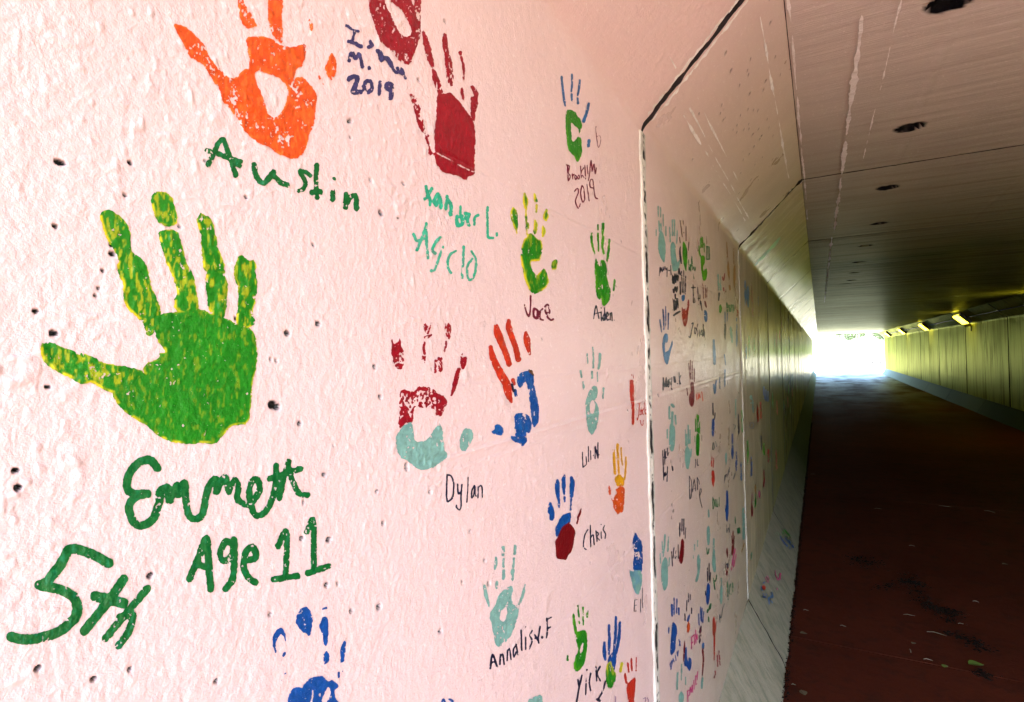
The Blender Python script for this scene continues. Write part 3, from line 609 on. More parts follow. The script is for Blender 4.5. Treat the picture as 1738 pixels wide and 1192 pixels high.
    TX('a', 'black name below the topmost teal handprint', 'navy', 'S5 108,1020 120,900 125,980 135,910 150,970 160,900 170,950 185,890 200,940 215,910 212,1030; S6 235,950 262,945; S6 262,882 268,1008', e=.2)
    TX('a', 'thick black stacked writing below the second teal handprint', 'navy', 'S8 285,1010 290,1120 300,1030 310,1130 320,990 330,1110 345,990 360,1090 375,920 390,1010 410,960', e=.3)
    TX('a', 'green scribbled name right of the thin fingered green handprint', 'dgreen', 'S4.5 505,800 510,950 525,860 535,960 548,760 560,940 575,890 590,960 600,900; S4.5 570,990 565,1020 575,1040 575,1075', e=.2)
    HP('a', 'lime green handprint high on the second panel', ('lime', 'S9 668,512 672,640; S9 690,502 692,640; S8 716,582 716,700; S10 648,622 652,700 662,750; P 665,770 690,740 725,760 722,860 700,880 705,960 725,930 750,920 760,990 735,1080 700,1090 682,1000 670,880', dict(c2='green', m=.8, ed=.2, r=.05, e=.35)))
    TX('a', 'green box scribble right of the lime handprint', 'dgreen', 'S6 745,622 748,800; S6 765,622 768,800; S6 786,640 788,800; S6 745,622 786,630; S6 748,800 788,800', e=.2)
    TX('b', 'black stacked year under the thick black writing', 'navy', 'S9 262,290 270,330 285,260 300,320 310,260; S9 285,350 288,400; S9 270,420 275,540; S8 290,430 295,530 310,400 320,510; S12 270,600 300,575 340,555', e=.3)
    HP('b', 'navy fingers on a pale blue palm beside the stacked writing', ('navy', 'S9 345,202 348,348; S6 362,122 372,328; S5 387,62 390,338; S6 410,132 405,348', dict(e=.2)), ('mblue', 'P 360,360 400,350 405,400 380,440 362,420', dict(r=.4, e=.4)))
    HP('b', 'dark red palm with raised thumb under the navy fingers', ('red', 'P 362,490 385,530 410,510 425,540 440,390 455,440 440,600 430,700 400,745 378,700 365,600', dict(r=.1, e=.4)))
    TX('b', 'navy initials on the second panel', 'navy', 'S7 480,270 525,270; S4.5 497,232 502,440; S4.5 515,390 520,440 500,455; S4.5 552,262 565,470; S4.5 580,352 582,480; S4.5 556,400 582,395; S5 592,432 598,500 605,540', e=.2)
    HP('b', 'thin red fingers over a small blue palm', ('dred', 'S4 610,222 620,300 622,400; S4 645,242 645,400; S4 665,262 660,400; P 630,420 650,430 665,500 655,515 635,470', dict(e=.2)), ('mblue', 'P 625,560 640,530 668,560 670,650 650,690 630,640', dict(r=.1, e=.4)))
    TX('b', 'black handwritten name at the middle of the second panel', 'navy', 'S5.5 480,700 500,692 480,780 465,860 446,850; S4.5 520,742 512,790 525,820 535,770 521,742; S4.5 555,702 541,760 555,800 550,858; S4.5 570,772 575,850; S4.5 600,772 586,820 600,830 606,772 612,850; S4.5 618,702 622,840; S4.5 624,820 632,790 635,858', e=.2)
    HP('b', 'blue handprint with open palm and separate fingers by the first joint', ('blue', '''S9 103,652,7 112,720,10 122,798,7; S8 140,527,7 147,640,9 150,768,7; S6 172,492 173,600 172,733; S7 205,572 203,680 200,768''', dict(c2='navy', m=.9, ed=0, e=.35)),
       ('mblue', 'P 140,860 165,810 195,820 205,880 190,930 165,920 162,1050 195,1020 205,1010 230,960 248,890 258,900 250,970 235,1010 220,1080 205,1170 185,1190 160,1150 140,1060 130,950', dict(r=.03, e=.4)))
    TX('c', 'navy name under the blue open palm handprint', 'navy', 'S4.5 108,338 110,222 125,310 138,222 140,308; S4.5 155,242 151,300 162,308 161,242; S4 172,232 175,290; S4 190,222 186,290 192,335 181,320; S4 205,212 212,270 218,212 225,270; S4 243,276 243,280; S4.5 256,172 262,285; S4.5 272,202 261,240 272,285', e=.2)
    HP('c', 'dark red handprint crossing the form seams', ('dred', 'S4 345,92 358,240; S4 361,62 368,240; S4 378,72 382,240; S5 398,142 398,260; S5 327,322 335,388; P 358,260 395,265 398,380 395,470 372,498 350,470 345,390 365,360', dict(r=.03, e=.3)))
    TX('c', 'orange scribble right of the dark red handprint', 'orange', 'S4 415,372 420,430; S4 430,362 435,420 445,362 450,410; S4 465,352 475,438', e=.2)
    HP('c', 'blurred teal handprint with a smeared top', ('teal', 'S9 165,492 168,600; S13 190,472 205,490; S11 195,542 190,640; S8 220,572 228,648; S8 148,702 148,778; P 170,650 195,640 222,690 220,820 205,900 180,905 162,850 165,740', dict(r=.15, e=.35)))
    HP('c', 'narrow teal handprint left of the lime handprint', ('teal', 'S5 325,742 330,850; S7 340,662 343,828; S5 358,702 357,828; S4 313,702 318,848; S6 368,882 362,948; P 310,880 335,850 358,890 360,980 345,1070 320,1060 308,960', dict(r=.05, e=.3)))
    HP('c', 'narrow lime and green handprint', ('lime', 'S5 407,602 408,720; S5 422,562 424,720; S5 435,572 435,728; S4 447,622 447,738; S4 400,762 402,818', dict(c2='green', m=.6, e=.2)), ('green', 'P 412,750 430,730 447,760 445,850 440,945 415,940 410,850', dict(e=.3)))
    TX('c', 'black two line name by the first joint', 'navy', 'S4.5 105,892 110,1030; S4.5 122,882 125,1020; S4.5 106,960 125,950; S4.5 135,902 130,960 142,958; S4.5 150,872 150,940 162,910; S4.5 113,1042 115,1165; S4.5 128,1092 125,1130 138,1110; S4.5 150,1042 145,1178; S7 192,1040 198,1075', e=.2)
    TX('c', 'tiny navy initials under the narrow lime handprint', 'navy', 'S3.4 405,972 410,1010 402,1055; S3.4 425,972 425,1030 438,1025', e=.1)
    TX('d', 'tall thin black lettering in the middle of the second panel', 'navy', 'S4 385,172 390,400; S4 385,168 408,230 405,370 390,402; S4 418,328 435,202 450,320; S3.4 425,300 448,292; S4 465,182 468,308; S3.4 465,185 480,210 488,250; S3.4 490,368 510,312 496,300 490,380 515,488', e=.2)
    HP('d', 'small orange red handprint under the form seam', ('brick', 'S5 610,12 612,70; S5 632,7 628,80; P 612,110 635,110 645,190 630,290 615,250; H 622,190 634,200 628,255', dict(e=.3)))
    TX('d', 'small green name right of the tall black lettering', 'dgreen', 'S3.6 622,382 625,500 640,440 623,382; S3.6 650,402 648,480; S3.6 665,402 660,470 672,478 675,422; S3.6 688,382 690,480', e=.15)
    HP('d', 'narrow blue handprint near the second joint', ('blue', 'S11 768,322,9 772,440,12; P 755,450 785,440 782,560 770,640 755,600; S3.4 748,462 750,528', dict(e=.3)))
    TX('d', 'grey looping writing above the narrow blue handprint', 'grey', 'S3.4 740,240 745,160 770,180 785,100 795,130; S3.4 830,200 850,152; S3.4 760,660 765,740 780,690 790,740 795,650', e=.1)
    HP('d', 'small teal handprint over green letters', ('teal', 'S8 580,512 582,580; P 560,700 580,660 598,720 590,870 565,870', dict(e=.3)), ('dgreen', 'S5 560,892 570,960 585,900 580,948', dict(e=.2)))
    HP('d', 'dark red palm with four black fingers', ('navy', 'S6 290,642 288,778; S5.5 312,602 310,728; S5.5 330,602 330,758; S4.5 350,692 343,798', dict(e=.2)), ('dred', 'P 300,820 318,795 335,830 335,930 320,1040 300,1060 280,1020 285,950 298,900', dict(r=.03, e=.4)))
    TX('d', 'black sideways name left of the dark red palm', 'navy', 'S4.5 205,932 215,1080; S4.5 230,892 220,1000; S4.5 250,922 241,1000 255,980; S4.5 272,862 275,1000', e=.2)
    HP('d', 'full teal handprint low by the first joint', ('teal', 'S8 138,762,8 135,850,9 122,978,6; S6 112,832 115,948; S7 175,782,6 168,928,8; S6 90,952 95,1048; S7 185,992 178,1078; P 110,1030 140,980 165,1010 170,1100 170,1250 150,1320 125,1330 100,1220 100,1100', dict(r=.06, e=.4)))
    HP('d', 'curved teal handprint in the lower second panel', ('teal', 'S6 438,862 440,928; S6 470,822 468,878; S6 425,972 428,998; P 460,990 480,950 500,1010 495,1120 470,1240 440,1240 470,1130', dict(r=.1, e=.35)))
    HP('d', 'long thin teal handprint', ('teal', 'S14 632,802,8 632,920,12 635,1060,18 640,1128,14', dict(r=.15, e=.35)))
    HP('d', 'dark red handprint with navy base near the second joint', ('dred', 'P 755,920 770,880 780,960 772,1010; P 755,1100 784,1100 768,1190 757,1180', dict(e=.3)), ('navy', 'P 752,1060 780,1040 785,1105 755,1110', dict(e=.3)))
    HP('d', 'slim dark red handprint beside pink writing', ('dred', 'S5 828,722,4 828,850,6; S4 815,772 820,850; S4 842,772 838,858; P 818,860 838,860 835,940 820,975 808,960', dict(e=.3)))
    TX('d', 'bright pink slanting name near the second joint', 'pink', 'S7 812,1118 830,1000 850,902; S6 830,1088 860,960', r=.35, e=.5)
    TX('d', 'yellow dash near the second joint', 'gold2', 'S6 940,852 915,938')
    TX('d', 'green letters with a red dash near the second joint', 'dgreen', 'S6 875,702 880,760 890,692 900,750; S5 850,580 853,650', r=.2)
    TX('d', 'faint teal smear along the second joint', 'teal', 'S14 935,502 935,800', r=.35)
    HP('e', 'large blue handprint low by the first joint', ('blue', 'S8 178,342,8 182,438,7; S5 199,282 199,428; S5 224,292 220,418; S7 240,372 240,428; S5.5 154,542 152,590; P 180,510 190,490 220,520 226,580 215,640 210,740 180,785 165,770 168,680 175,600', dict(r=.05, e=.4)))
    TX('e', 'blue slanting name under the large blue handprint', 'blue', 'S4 175,900 165,862 185,830 170,908; S4 190,812 200,840; S4 210,782 215,830; S4 225,752 230,790 235,742; S4 240,642 255,700; S4 243,700 252,660', e=.2)
    HP('e', 'orange palm with dark fingers low on the second panel', ('navy', 'S4 310,302 308,398; S4 323,242 325,318; S3.5 340,252 340,298; S5.5 293,422 295,478; S5 352,372 352,418', dict(e=.2)), ('blue', 'P 308,480 330,420 340,440 325,500', dict(r=.2, e=.3)), ('tang', 'P 310,520 335,480 342,540 325,590 312,580', dict(e=.3)))
    HP('e', 'blue fingers over a maroon palm low on the second panel', ('blue', 'S4.5 430,362 433,480; S4.5 413,422 418,520; S4.5 443,372 440,488; S5 458,402 450,498', dict(e=.2)), ('dred', 'P 415,560 440,510 440,600 425,690 412,660', dict(c2='navy', m=.8, e=.3)))
    HP('e', 'blue smear running down into a maroon and teal streak', ('mblue', 'P 440,690 460,660 465,720 445,740', dict(r=.2, e=.3)), ('dred', 'S7 450,742,9 455,830,7 445,958,5', dict(e=.3)), ('teal', 'S9 447,982 440,1068', dict(e=.3)))
    TX('e', 'pink slanting four letter name low on the second panel', 'pink', 'S4.2 351,622 350,728; S4.2 352,625 367,611; S4.2 352,680 364,666; S4.2 375,602 378,688; S4.2 388,562 390,678; S4.2 395,640 400,602 403,648', e=.15)
    HP('e', 'bent blue smear beside a maroon streak', ('dred', 'P 275,790 290,640 298,700 290,800 280,850', dict(e=.3)), ('blue', 'P 285,850 300,690 312,720 310,800 325,850 325,800 350,810 352,880 335,930 310,880 290,880', dict(e=.35)))
    TX('e', 'pink slanting longer name at the foot of the second panel', 'pink', 'S4.2 315,1092 320,1188; S4.2 318,1095 334,1086; S4.2 318,1140 331,1131; S4.2 335,1128 341,1062 350,1108 358,1042 362,1108; S4.2 371,1002 375,1078; S4.2 386,962 388,1038; S4.2 388,1040 398,1031; S4 395,962 402,988; S4 406,922 400,998', e=.15)
    HP('e', 'faint teal handprint at the foot of the second panel', ('teal', 'S8 230,932 225,1078; S5.5 265,862 262,998; S4.5 300,972 300,1038; P 235,1140 260,1090 288,1130 280,1200 245,1220', dict(r=.2, e=.35)))
    HP('e', 'blue handprint below the curved teal one', ('navy', 'S4.5 490,22 492,138; S4.5 505,-18 505,128; S4.5 518,62 512,148; S4.5 472,222 474,258', dict(r=.2, e=.2)), ('blue', 'P 485,170 500,148 515,180 512,260 500,345 482,340 478,260', dict(e=.3)))
    HP('e', 'small pale teal palm low near the second joint', ('teal', 'P 600,200 615,160 625,230 618,340 600,330; S5 612,110 614,160', dict(r=.12, e=.3)))
    TX('e', 'green scrawls around the blue handprint', 'dgreen', 'S6 545,122 555,208; S5 570,82 560,140 541,110; S6 490,382 490,410 505,372 520,332 515,378; S5 500,450 502,490', r=.2)
    TX('e', 'grey slanting name low near the second joint', 'grey', 'S3.4 600,498 596,430 610,458 625,372 640,332', e=.1)
    TX('e', 'green name above the kerb near the second joint', 'dgreen', 'S5 665,142 670,298; S5 690,162 680,240 700,250; S5 710,152 712,228', r=.25)
    HP('e', 'red blot trailing a long drip', ('brick', 'S7 545,452,7 548,490,12 550,540,16 548,598,12; S5.5 550,600,7 550,838,5', dict(c2='brown', m=.8, ed=0, e=.3)))
    TX('e', 'red spotted scrawl right of the long drip', 'red', 'S4.5 590,742 600,848; S4.5 575,782 580,880; S4.5 570,830 585,835; S5 550,912 560,940 548,978; S4.5 595,832 602,868', r=.3)
    HP('f', 'pair of gold brown handprints high near the second joint', ('gold2', 'S6 235,62,5 240,200,7; S5 298,122 300,260; P 238,240 255,230 265,380 255,420 240,330; P 295,290 315,260 318,400 305,510 295,430; S9 260,462 265,498', dict(r=.2, e=.3)))
    TX('f', 'small red letters left of the gold brown handprints', 'red', 'S6 195,382 205,410 215,352; S6 205,482 207,508', r=.2)
    HP('f', 'green palm with navy finger under faint teal lines', ('teal', 'S5.5 155,362 160,498; S4.5 178,372 178,498', dict(r=.3)), ('navy', 'S7 165,532,9 160,598,5', dict(e=.2)), ('green', 'P 165,640 180,630 195,670 178,720 162,700', dict(e=.25)))
    TX('f', 'dark green lettering near the second joint', 'dgreen', 'S7 235,622 240,698; S7 255,642 262,698; S7 275,642 272,698; S7 293,642 295,708', r=.2)
    HP('f', 'slim navy handprint near the second joint', ('mblue', 'S5 218,702 220,798; S4 240,712 238,788', dict(e=.2)), ('navy', 'P 210,820 225,800 232,860 222,970 210,930', dict(e=.25)))
    HP('f', 'faded teal palm between two slim blue handprints', ('teal', 'S8 270,842 285,978', dict(r=.3)))
    HP('f', 'slim blue handprint touching the second joint', ('mblue', 'S5 325,762 328,860; P 318,870 330,860 338,950 328,1035 318,1000', dict(e=.25)), ('red', 'S6 325,662 335,700 330,738', dict(r=.4)))
    HP('f', 'tall blue handprint crossing the bright band', ('mblue', 'S10 115,962,9 118,1040,12 122,1178,12; S5 212,1092 225,1188', dict(r=.15, e=.3)))
    HP('f', 'split blue handprint high on the third panel', ('mblue', 'P 395,420 410,410 415,560 405,660 398,600; P 425,440 440,500 442,660 425,660 412,560', dict(e=.3)))
    HP('f', 'dark red handprint high on the third panel', ('dred', 'S6 463,452,4 470,600,6 475,738,8', dict(r=.2)))
    HP('f', 'two lime finger streaks on the third panel', ('lime', 'S6 440,922 445,1118; S5.5 485,942 490,1078', dict(r=.15)))
    HP('f', 'thin blue streak print on the third panel', ('mblue', 'S5.5 412,1002 415,1128', dict(r=.1)))
    TX('f', 'dark smudge high on the third panel', 'navy', 'S5 525,562 526,648; S4 530,690 531,740', r=.3)
    TX('g', 'blue lettering below the tall blue handprint', 'mblue', 'S6 105,262 115,340 125,232; S4 155,202 158,298; S6 200,142 198,280', r=.2)
    HP('g', 'navy handprint with raised fingers under the seams', ('navy', 'S5.5 98,422 100,520; S4 118,502 112,558', dict(e=.2)), ('blue', 'P 88,560 105,545 115,600 102,715 88,680', dict(e=.25)))
    TX('g', 'thin dark ring doodle under the navy handprint', 'grey', 'S3.4 100,752 95,810 110,798 105,752; S3.4 120,742 130,788', e=.1)
    HP('g', 'orange red handprint on the second panel', ('brick', 'S3.4 90,872 90,948; S3.4 103,882 103,948; P 85,1000 100,980 112,1050 100,1140 88,1080', dict(r=.2, e=.25)))
    HP('g', 'small teal palm near the second joint', ('teal', 'P 200,850 215,830 220,900 210,950 200,900; S6 290,392 290,538', dict(r=.2, e=.25)))
    HP('g', 'slender blue handprint left of the second joint', ('blue', 'P 255,790 268,760 275,850 263,905 252,860; S5.5 262,682 262,758', dict(e=.25)))
    HP('g', 'blue palm left of the second joint', ('blue', 'P 288,910 300,890 308,960 298,1000 288,970; S4.5 295,830 297,888', dict(e=.25)))
    TX('g', 'grey looping scrawl under the small teal palm', 'grey', 'S3.4 195,1080 210,1022 225,1030 240,962; S4 270,1058 285,1012; S4 270,602 290,610 280,640', e=.1)
    HP('g', 'navy handprint high left of the second joint', ('navy', 'S5 312,512 314,590; P 308,600 320,580 328,650 315,710 307,660', dict(e=.25)))
    HP('g', 'lime streak print against the second joint', ('lime', 'S6.5 345,482 348,658', dict(c2='green', m=.5, r=.1)))
    HP('g', 'blue streak print against the second joint', ('mblue', 'S6.5 335,922 340,1068', dict(r=.2)))
    HP('g', 'lime streak print just past the second joint', ('lime', 'S7 393,742 393,928', dict(c2='green', m=.7, r=.1)))
    HP('g', 'navy streak print past the second joint', ('blue', 'S4.5 422,872 425,1038', dict(r=.05)))
    HP('g', 'dark red streak print on the third panel', ('dred', 'S6.5 470,442 478,578', dict(r=.1)))
    HP('g', 'wide faded teal handprint on the third panel', ('teal', 'S9 420,362 440,498', dict(r=.45)))
    HP('h', 'three short blue fingers on the third panel', ('blue', 'S4.5 172,62 175,138; S4.5 185,82 185,150; S4.5 198,92 198,155', dict(e=.2)))
    HP('h', 'red finger pair on the third panel', ('brick', 'S5.5 133,192 135,278; S4.5 152,162 155,258', dict(r=.1)))
    TX('h', 'small dark square doodle on the third panel', 'grey', 'S3 88,292 85,320 105,320 105,292 90,290', e=.1)
    HP('h', 'thin navy finger on the third panel', ('navy', 'S3.4 155,372 157,458', dict(e=.1)))
    HP('h', 'thin lime finger on the third panel', ('lime', 'S5 172,422 173,488', dict(r=.1)))
    HP('h', 'two brick red fingers far along the third panel', ('brick', 'S4.5 200,462 202,538; S5.5 250,462,4 252,588,6', dict(c2='dred', m=.6)))
    HP('h', 'long thin red finger low on the third panel', ('red', 'S3.6 173,592 172,698', dict(r=.1)))
    HP('h', 'gold and green finger low on the third panel', ('gold2', 'S4.4 118,682 120,738', dict(r=.1)), ('green', 'S4.8 118,752 118,818', dict(r=.1)))
    HP('h', 'maroon finger low on the third panel', ('dred', 'S5 97,742,3 98,878,6', dict(r=.1)))
    TX('h', 'faded pink dash low on the third panel', 'pink', 'S5 143,722 147,778', r=.5)
    TX('h', 'dark dash at the foot of the third panel', 'dgreen', 'S4.5 95,1112 93,1150', r=.2)
    HP('m', 'green finger streak on the sloping haunch', ('green', 'S9 310,15,5 275,60,11 250,86,8; S9 240,95,8 200,140,10 175,160,7', dict(c2='lime', m=.5, r=.1, e=.3)), ('teal', 'S5 168,172 151,188', dict(r=.3)))
    # a few quick prints further in, below and above the glossy band
    rr = random.Random(3)
    for i in range(26):
        y0 = rr.uniform(5.3, 11.5); s0 = rr.choice([rr.uniform(.35, 1.0), rr.uniform(1.25, 1.7)])
        cc = rr.choice(['blue', 'teal', 'green', 'brick', 'navy', 'dred', 'lime'])
        make_far(y0, s0, cc, rr)
HAND = 'S.10 -.34,.55 -.42,.95; S.10 -.12,.62 -.15,1.12; S.10 .1,.62 .12,1.15; S.09 .3,.52 .38,.98; S.10 -.38,.1 -.75,.42; P -.4,.1 -.36,.5 0,.6 .36,.5 .38,.1 .25,-.35 -.2,-.36 -.35,-.15'
def make_far(y0, s0, cc, rr):
    sz = rr.uniform(.075, .1); sh = parse(HAND, (0, 0, 1.0)); tilt = rr.uniform(-.3, .3)
    st = .006; g = np.arange(-.13, .13, st); A, B = np.meshgrid(g, g)
    a = (A*math.cos(tilt)+B*math.sin(tilt))/sz; b = (-A*math.sin(tilt)+B*math.cos(tilt))/sz
    d = np.full(a.shape, 1e9)
    for k, p in sh: d = np.minimum(d, sd_poly(a, b, p) if k == 'P' else sd_stroke(a, b, p))
    d = d+.12*(fbm(A/.02+y0*9, B/.02, 2, 2)-.5)
    vx, vy, F = marching(d, g, g)
    V = surf_wall(vx+y0, vy+s0, .0012); o3 = V.mean(0)
    me = mesh('handprint', V-o3, F, M_PRINT, True)
    if me.polygons[0].normal[0] < 0: me.flip_normals()
    at = me.color_attributes.new('Col', 'FLOAT_COLOR', 'POINT'); at.data.foreach_set('color', np.tile(np.array([*COL[cc], 1], np.float32), len(V)))
    ob('handprint', me, PANELS[int(np.searchsorted(EDGES, y0)-1)], loc=tuple(o3))
# ------------------------------------------------------------------ left wall
GAPH = .006
def grid_sheet(name, GY, GS, posf, mat, parent, back=None, attrs=None, flip=False, smooth=True):
    """GY, GS: 2-D parameter arrays; posf gives points; back(point array)-> skirt points"""
    P = posf(GY, GS); ny, nx = GY.shape
    V = P.reshape(-1, 3); idx = np.arange(ny*nx).reshape(ny, nx)
    F = np.stack([idx[:-1, :-1], idx[:-1, 1:], idx[1:, 1:], idx[1:, :-1]], -1).reshape(-1, 4)
    if flip: F = F[:, ::-1]
    F = F.tolist(); V = V.copy()
    if back is not None:
        ring = np.concatenate([idx[0, :], idx[1:, -1], idx[-1, -2::-1], idx[-2:0:-1, 0]])
        FV = P.reshape(-1, 3)[ring]; BV = back(FV); b0 = len(V); m = len(ring); V = np.vstack([V, FV, BV])
        for i in range(m):
            j = (i+1) % m; q = [b0+j, b0+i, b0+m+i, b0+m+j]
            F.append(q[::-1] if flip else q)
    me = mesh(name, V, F, mat, smooth)
    if attrs:
        for k, a in attrs.items():
            vals = np.ones(len(V), np.float32)*.96; vals[:a.size] = a.ravel(); fattr(me, k, vals)
    return me
def haunch_gap(GY, GS, y0, y1, g0, g1):
    t = np.clip((GS-(WH-.01))/.03, 0, 1)
    r0 = np.maximum(.1, 4*fbm(GS*30, GS*0+y0, 4, 7)-1.1); r1 = np.maximum(.1, 4*fbm(GS*34, GS*0+y1+2, 4, 8)-1.1)
    return GY+g0*t*r0*np.clip(1-(GY-y0)/.10, 0, 1)-g1*t*r1*np.clip(1-(y1-GY)/.10, 0, 1)
def edge_rag(GY, GS, y0, y1, amp=.0035):
    """chipped vertical edges of a panel"""
    n0 = (fbm(GS*40, GS*0+y0, 3, 3)-.5)*amp; n1 = (fbm(GS*40, GS*0+y1+5, 3, 4)-.5)*amp
    w0 = np.clip(1-(GY-y0)/.03, 0, 1); w1 = np.clip(1-(y1-GY)/.03, 0, 1)
    return GY+n0*w0+n1*w1
def left_panel(k, y0, y1, parent):
    a, b = y0+GAPH, y1-GAPH
    if k == 0:
        ys = [a]; 
        while ys[-1] < .06: ys.append(min(.06, ys[-1]+.03))
        st = .0007
        while ys[-1] < b:
            zc = .18+.874*ys[-1]; deriv = abs(.486/zc-(.874*XL+.486*ys[-1])*.874/zc**2)*F0
            ys.append(ys[-1]+min(.004, 1.9/deriv))
        ys[-1] = b; ys = np.array(ys); NS = 470
        zc = .18+.874*np.maximum(ys, .06)
        lo = np.maximum(0, 1.345-.67*zc); hi = np.minimum(SMAX, 1.345+.69*zc)
        t = np.linspace(0, 1, NS); o = np.linspace(0, 1, 12)
        GS = np.vstack([o[:-1, None]*lo[None], lo[None]+t[:, None]*(hi-lo)[None], hi[None]+o[1:, None]*(SMAX-hi)[None]])
        GS = np.maximum.accumulate(GS+np.arange(GS.shape[0])[:, None]*1e-7, 0)
        GY = np.broadcast_to(ys, GS.shape).copy()
    else:
        dy, ds = (.009, .0042) if k == 1 else (.02, .009) if k == 2 else (.05, .03)
        ys = np.linspace(a, b, int((b-a)/dy)+2); ss = np.linspace(0, SMAX, int(SMAX/ds)+2)
        GY, GS = np.meshgrid(ys, ss)
    pm = pitmask(GY, GS) if k < 2 else np.zeros(GY.shape)
    GY2 = haunch_gap(edge_rag(GY, GS, a, b), GS, a, b, {0: 0, 1: .005, 2: .016}.get(k, .004), {0: .008, 1: .016}.get(k, .004))
    def posf(Y, Sg):
        h = H(Y, Sg)-.005*pm
        if k > 0 and k < 4: h = h
        x, z, nx, nz = prof(Sg); return np.stack([x+nx*h, GY2, z+nz*h], -1)
    def back(P):
        Q = P.copy(); Q[:, 0] -= .06; Q[:, 2] += np.where(P[:, 2] > ZW, .03, 0); return Q
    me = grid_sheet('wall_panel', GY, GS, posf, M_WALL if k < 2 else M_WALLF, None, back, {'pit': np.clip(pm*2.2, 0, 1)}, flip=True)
    return me
lw = ob('painted_wall', None, label='long pink painted concrete wall covered in handprints, left side of the tunnel', cat='wall', kind='thing')
lw.empty_display_size = .2; lw.location = (XL, 0, KH)
def child(name, me, par, label=None):
    o = ob(name, me, par, label); pl = par.location
    q = par
    off = Vector((0, 0, 0))
    while q is not None: off += q.location; q = q.parent
    o.location = -off if False else Vector((0, 0, 0))-off
    return o
FACE0 = None
for k, (y0, y1) in enumerate(LSEC):
    me = left_panel(k, y0, y1, lw)
    PANELS[k] = child('wall_panel', me, lw)
# marks: make_mark gives world coords relative to panel; panels sit at -wall origin so their world origin is 0
for k, j in enumerate(JOINTS[:-1]):
    w = .025 if k == 0 else .016 if k == 1 else .006
    lumpy = .0018 if k < 2 else .0008
    ss = np.linspace(.004, WH-.012, 420 if k < 2 else 60); tt = np.linspace(-1, 1, 15)
    GT, GS = np.meshgrid(tt, ss)
    we = w*(1+.35*(fbm(GS*30+k, GS*0, 3, 1)-.5)*2)
    if k: we = we*np.clip((fbm(GS*18, GS*0+k, 3, 12)-.36)*5, .25, 1.3)
    # smeared mortar with open breaks along its middle
    br = np.clip((fbm(GS*26, GS*0+k*3, 3, 6)-.47)*12, 0, 1)*np.clip(1.3-np.abs(GT-.15-.3*(vnoise(GS*50,GS*0,2)-.5))/.35, 0, 1)
    br = np.maximum(br, .8*np.clip((fbm(GS*120, GT*2, 2, 9)-.60)*8, 0, 1)*np.clip(1-np.abs(GT)/.5, 0, 1))
    def posj(T_, Sg):
        y = j+T_*we
        h = H(y, Sg)*.6+.002+lumpy*(1-T_**2)*(.6+fbm(T_*3+k, Sg*90, 2, 5))+.0006-.0035*br*(1 if k < 3 else 0)
        h = np.where(np.abs(T_) > .98, -.004, h)
        x, z, nx, nz = prof(Sg); return np.stack([x+nx*h, y, z+nz*h], -1)
    me = grid_sheet('joint_mortar', GT, GS, posj, M_MORTAR if k < 1 else M_MORTAR2 if k < 2 else M_GAP, None, None, {'pit': np.clip(br*2.5, 0, 1)}, flip=True)
    child('joint_mortar', me, lw)
# dark backing behind the open joints
bm = bmesh.new()
box(bm, (XL-.07, (YN+YE)/2, (KH+ZW)/2+.1), (.01, YE-YN-.02, ZW-KH+.3))
child('joint_backing', bm_mesh('joint_backing', bm, M_GAP), lw)
# white chipped paint along the open haunch joint
M_CHIP = conc('chipped_white_edge', (.90, .87, .84), (.5, .45, .4), .6)
def chips(y, s0, s1, n, seed, par, w=.012, g=.010):
    r = np.random.RandomState(seed); V = []; F = []
    for i in range(n):
        s = r.uniform(s0, s1); L = r.uniform(.01, .05); hh = r.uniform(.003, w); sg = r.choice([-1, 1])
        ys = y+sg*(GAPH+g*r.uniform(.7, 1.3)); m = 6; b = len(V)
        for q in range(m+1):
            t = q/m; yy = ys+sg*hh*math.sin(math.pi*t)*r.uniform(.5, 1); P = surf_wall(np.array([ys, yy]), np.array([s+L*t]*2), .0012)
            V += P.tolist()
        for q in range(m): F.append([b+2*q, b+2*q+1, b+2*q+3, b+2*q+2])
    me = mesh('chipped_edge', V, F, M_CHIP); o = child('chipped_edge', me, par); o['kind'] = 'stuff'
chips(JOINTS[0], WH+.02, SMAX-.01, 110, 4, lw, .015, .012); chips(JOINTS[1], WH+.01, SMAX-.01, 9, 5, lw, .02, .02)

# ------------------------------------------------------------------ right wall, same section mirrored
XM = XL+XR
rw = ob('opposite_wall', None, label='far side concrete wall with yellow green light in its colour, opposite the handprints', cat='wall', kind='thing'); rw.location = (XR, 0, KH)
rj = [15.3+1.93*k for k in range(-9, 14)]
rj = [y for y in rj if YN+.2 < y < YE-.4]; re_ = [YN]+rj+[YE]
for k, (y0, y1) in enumerate(zip(re_[:-1], re_[1:])):
    g0 = .035 if k % 2 else .010; g1 = .010 if k % 2 else .035
    GY, GS = np.meshgrid(np.linspace(y0+g0, y1-g1, 46), np.linspace(0, SMAX, 80))
    def posr(Y, Sg):
        h = .004*(fbm(Y*3+50, Sg*3, 3, 2)-.5)+.0015*(fbm(Y*30, Sg*6, 2, 5)-.5)
        sm = .003*np.exp(-((Sg-.42)/.006)**2)+.003*np.exp(-((Sg-1.5)/.006)**2)
        x, z, nx, nz = prof(Sg); h = h+sm; return np.stack([XM-(x+nx*h), Y, z+nz*h], -1)
    def backr(P):
        Q = P.copy(); Q[:, 0] += .06; Q[:, 2] += np.where(P[:, 2] > ZW, .03, 0); return Q
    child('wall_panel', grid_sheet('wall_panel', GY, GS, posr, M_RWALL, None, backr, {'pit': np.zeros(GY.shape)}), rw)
bm = bmesh.new(); box(bm, (XR+.07, (YN+YE)/2, (KH+ZW)/2+.1), (.01, YE-YN-.02, ZW-KH+.3))
child('joint_backing', bm_mesh('joint_backing', bm, M_GAP), rw)

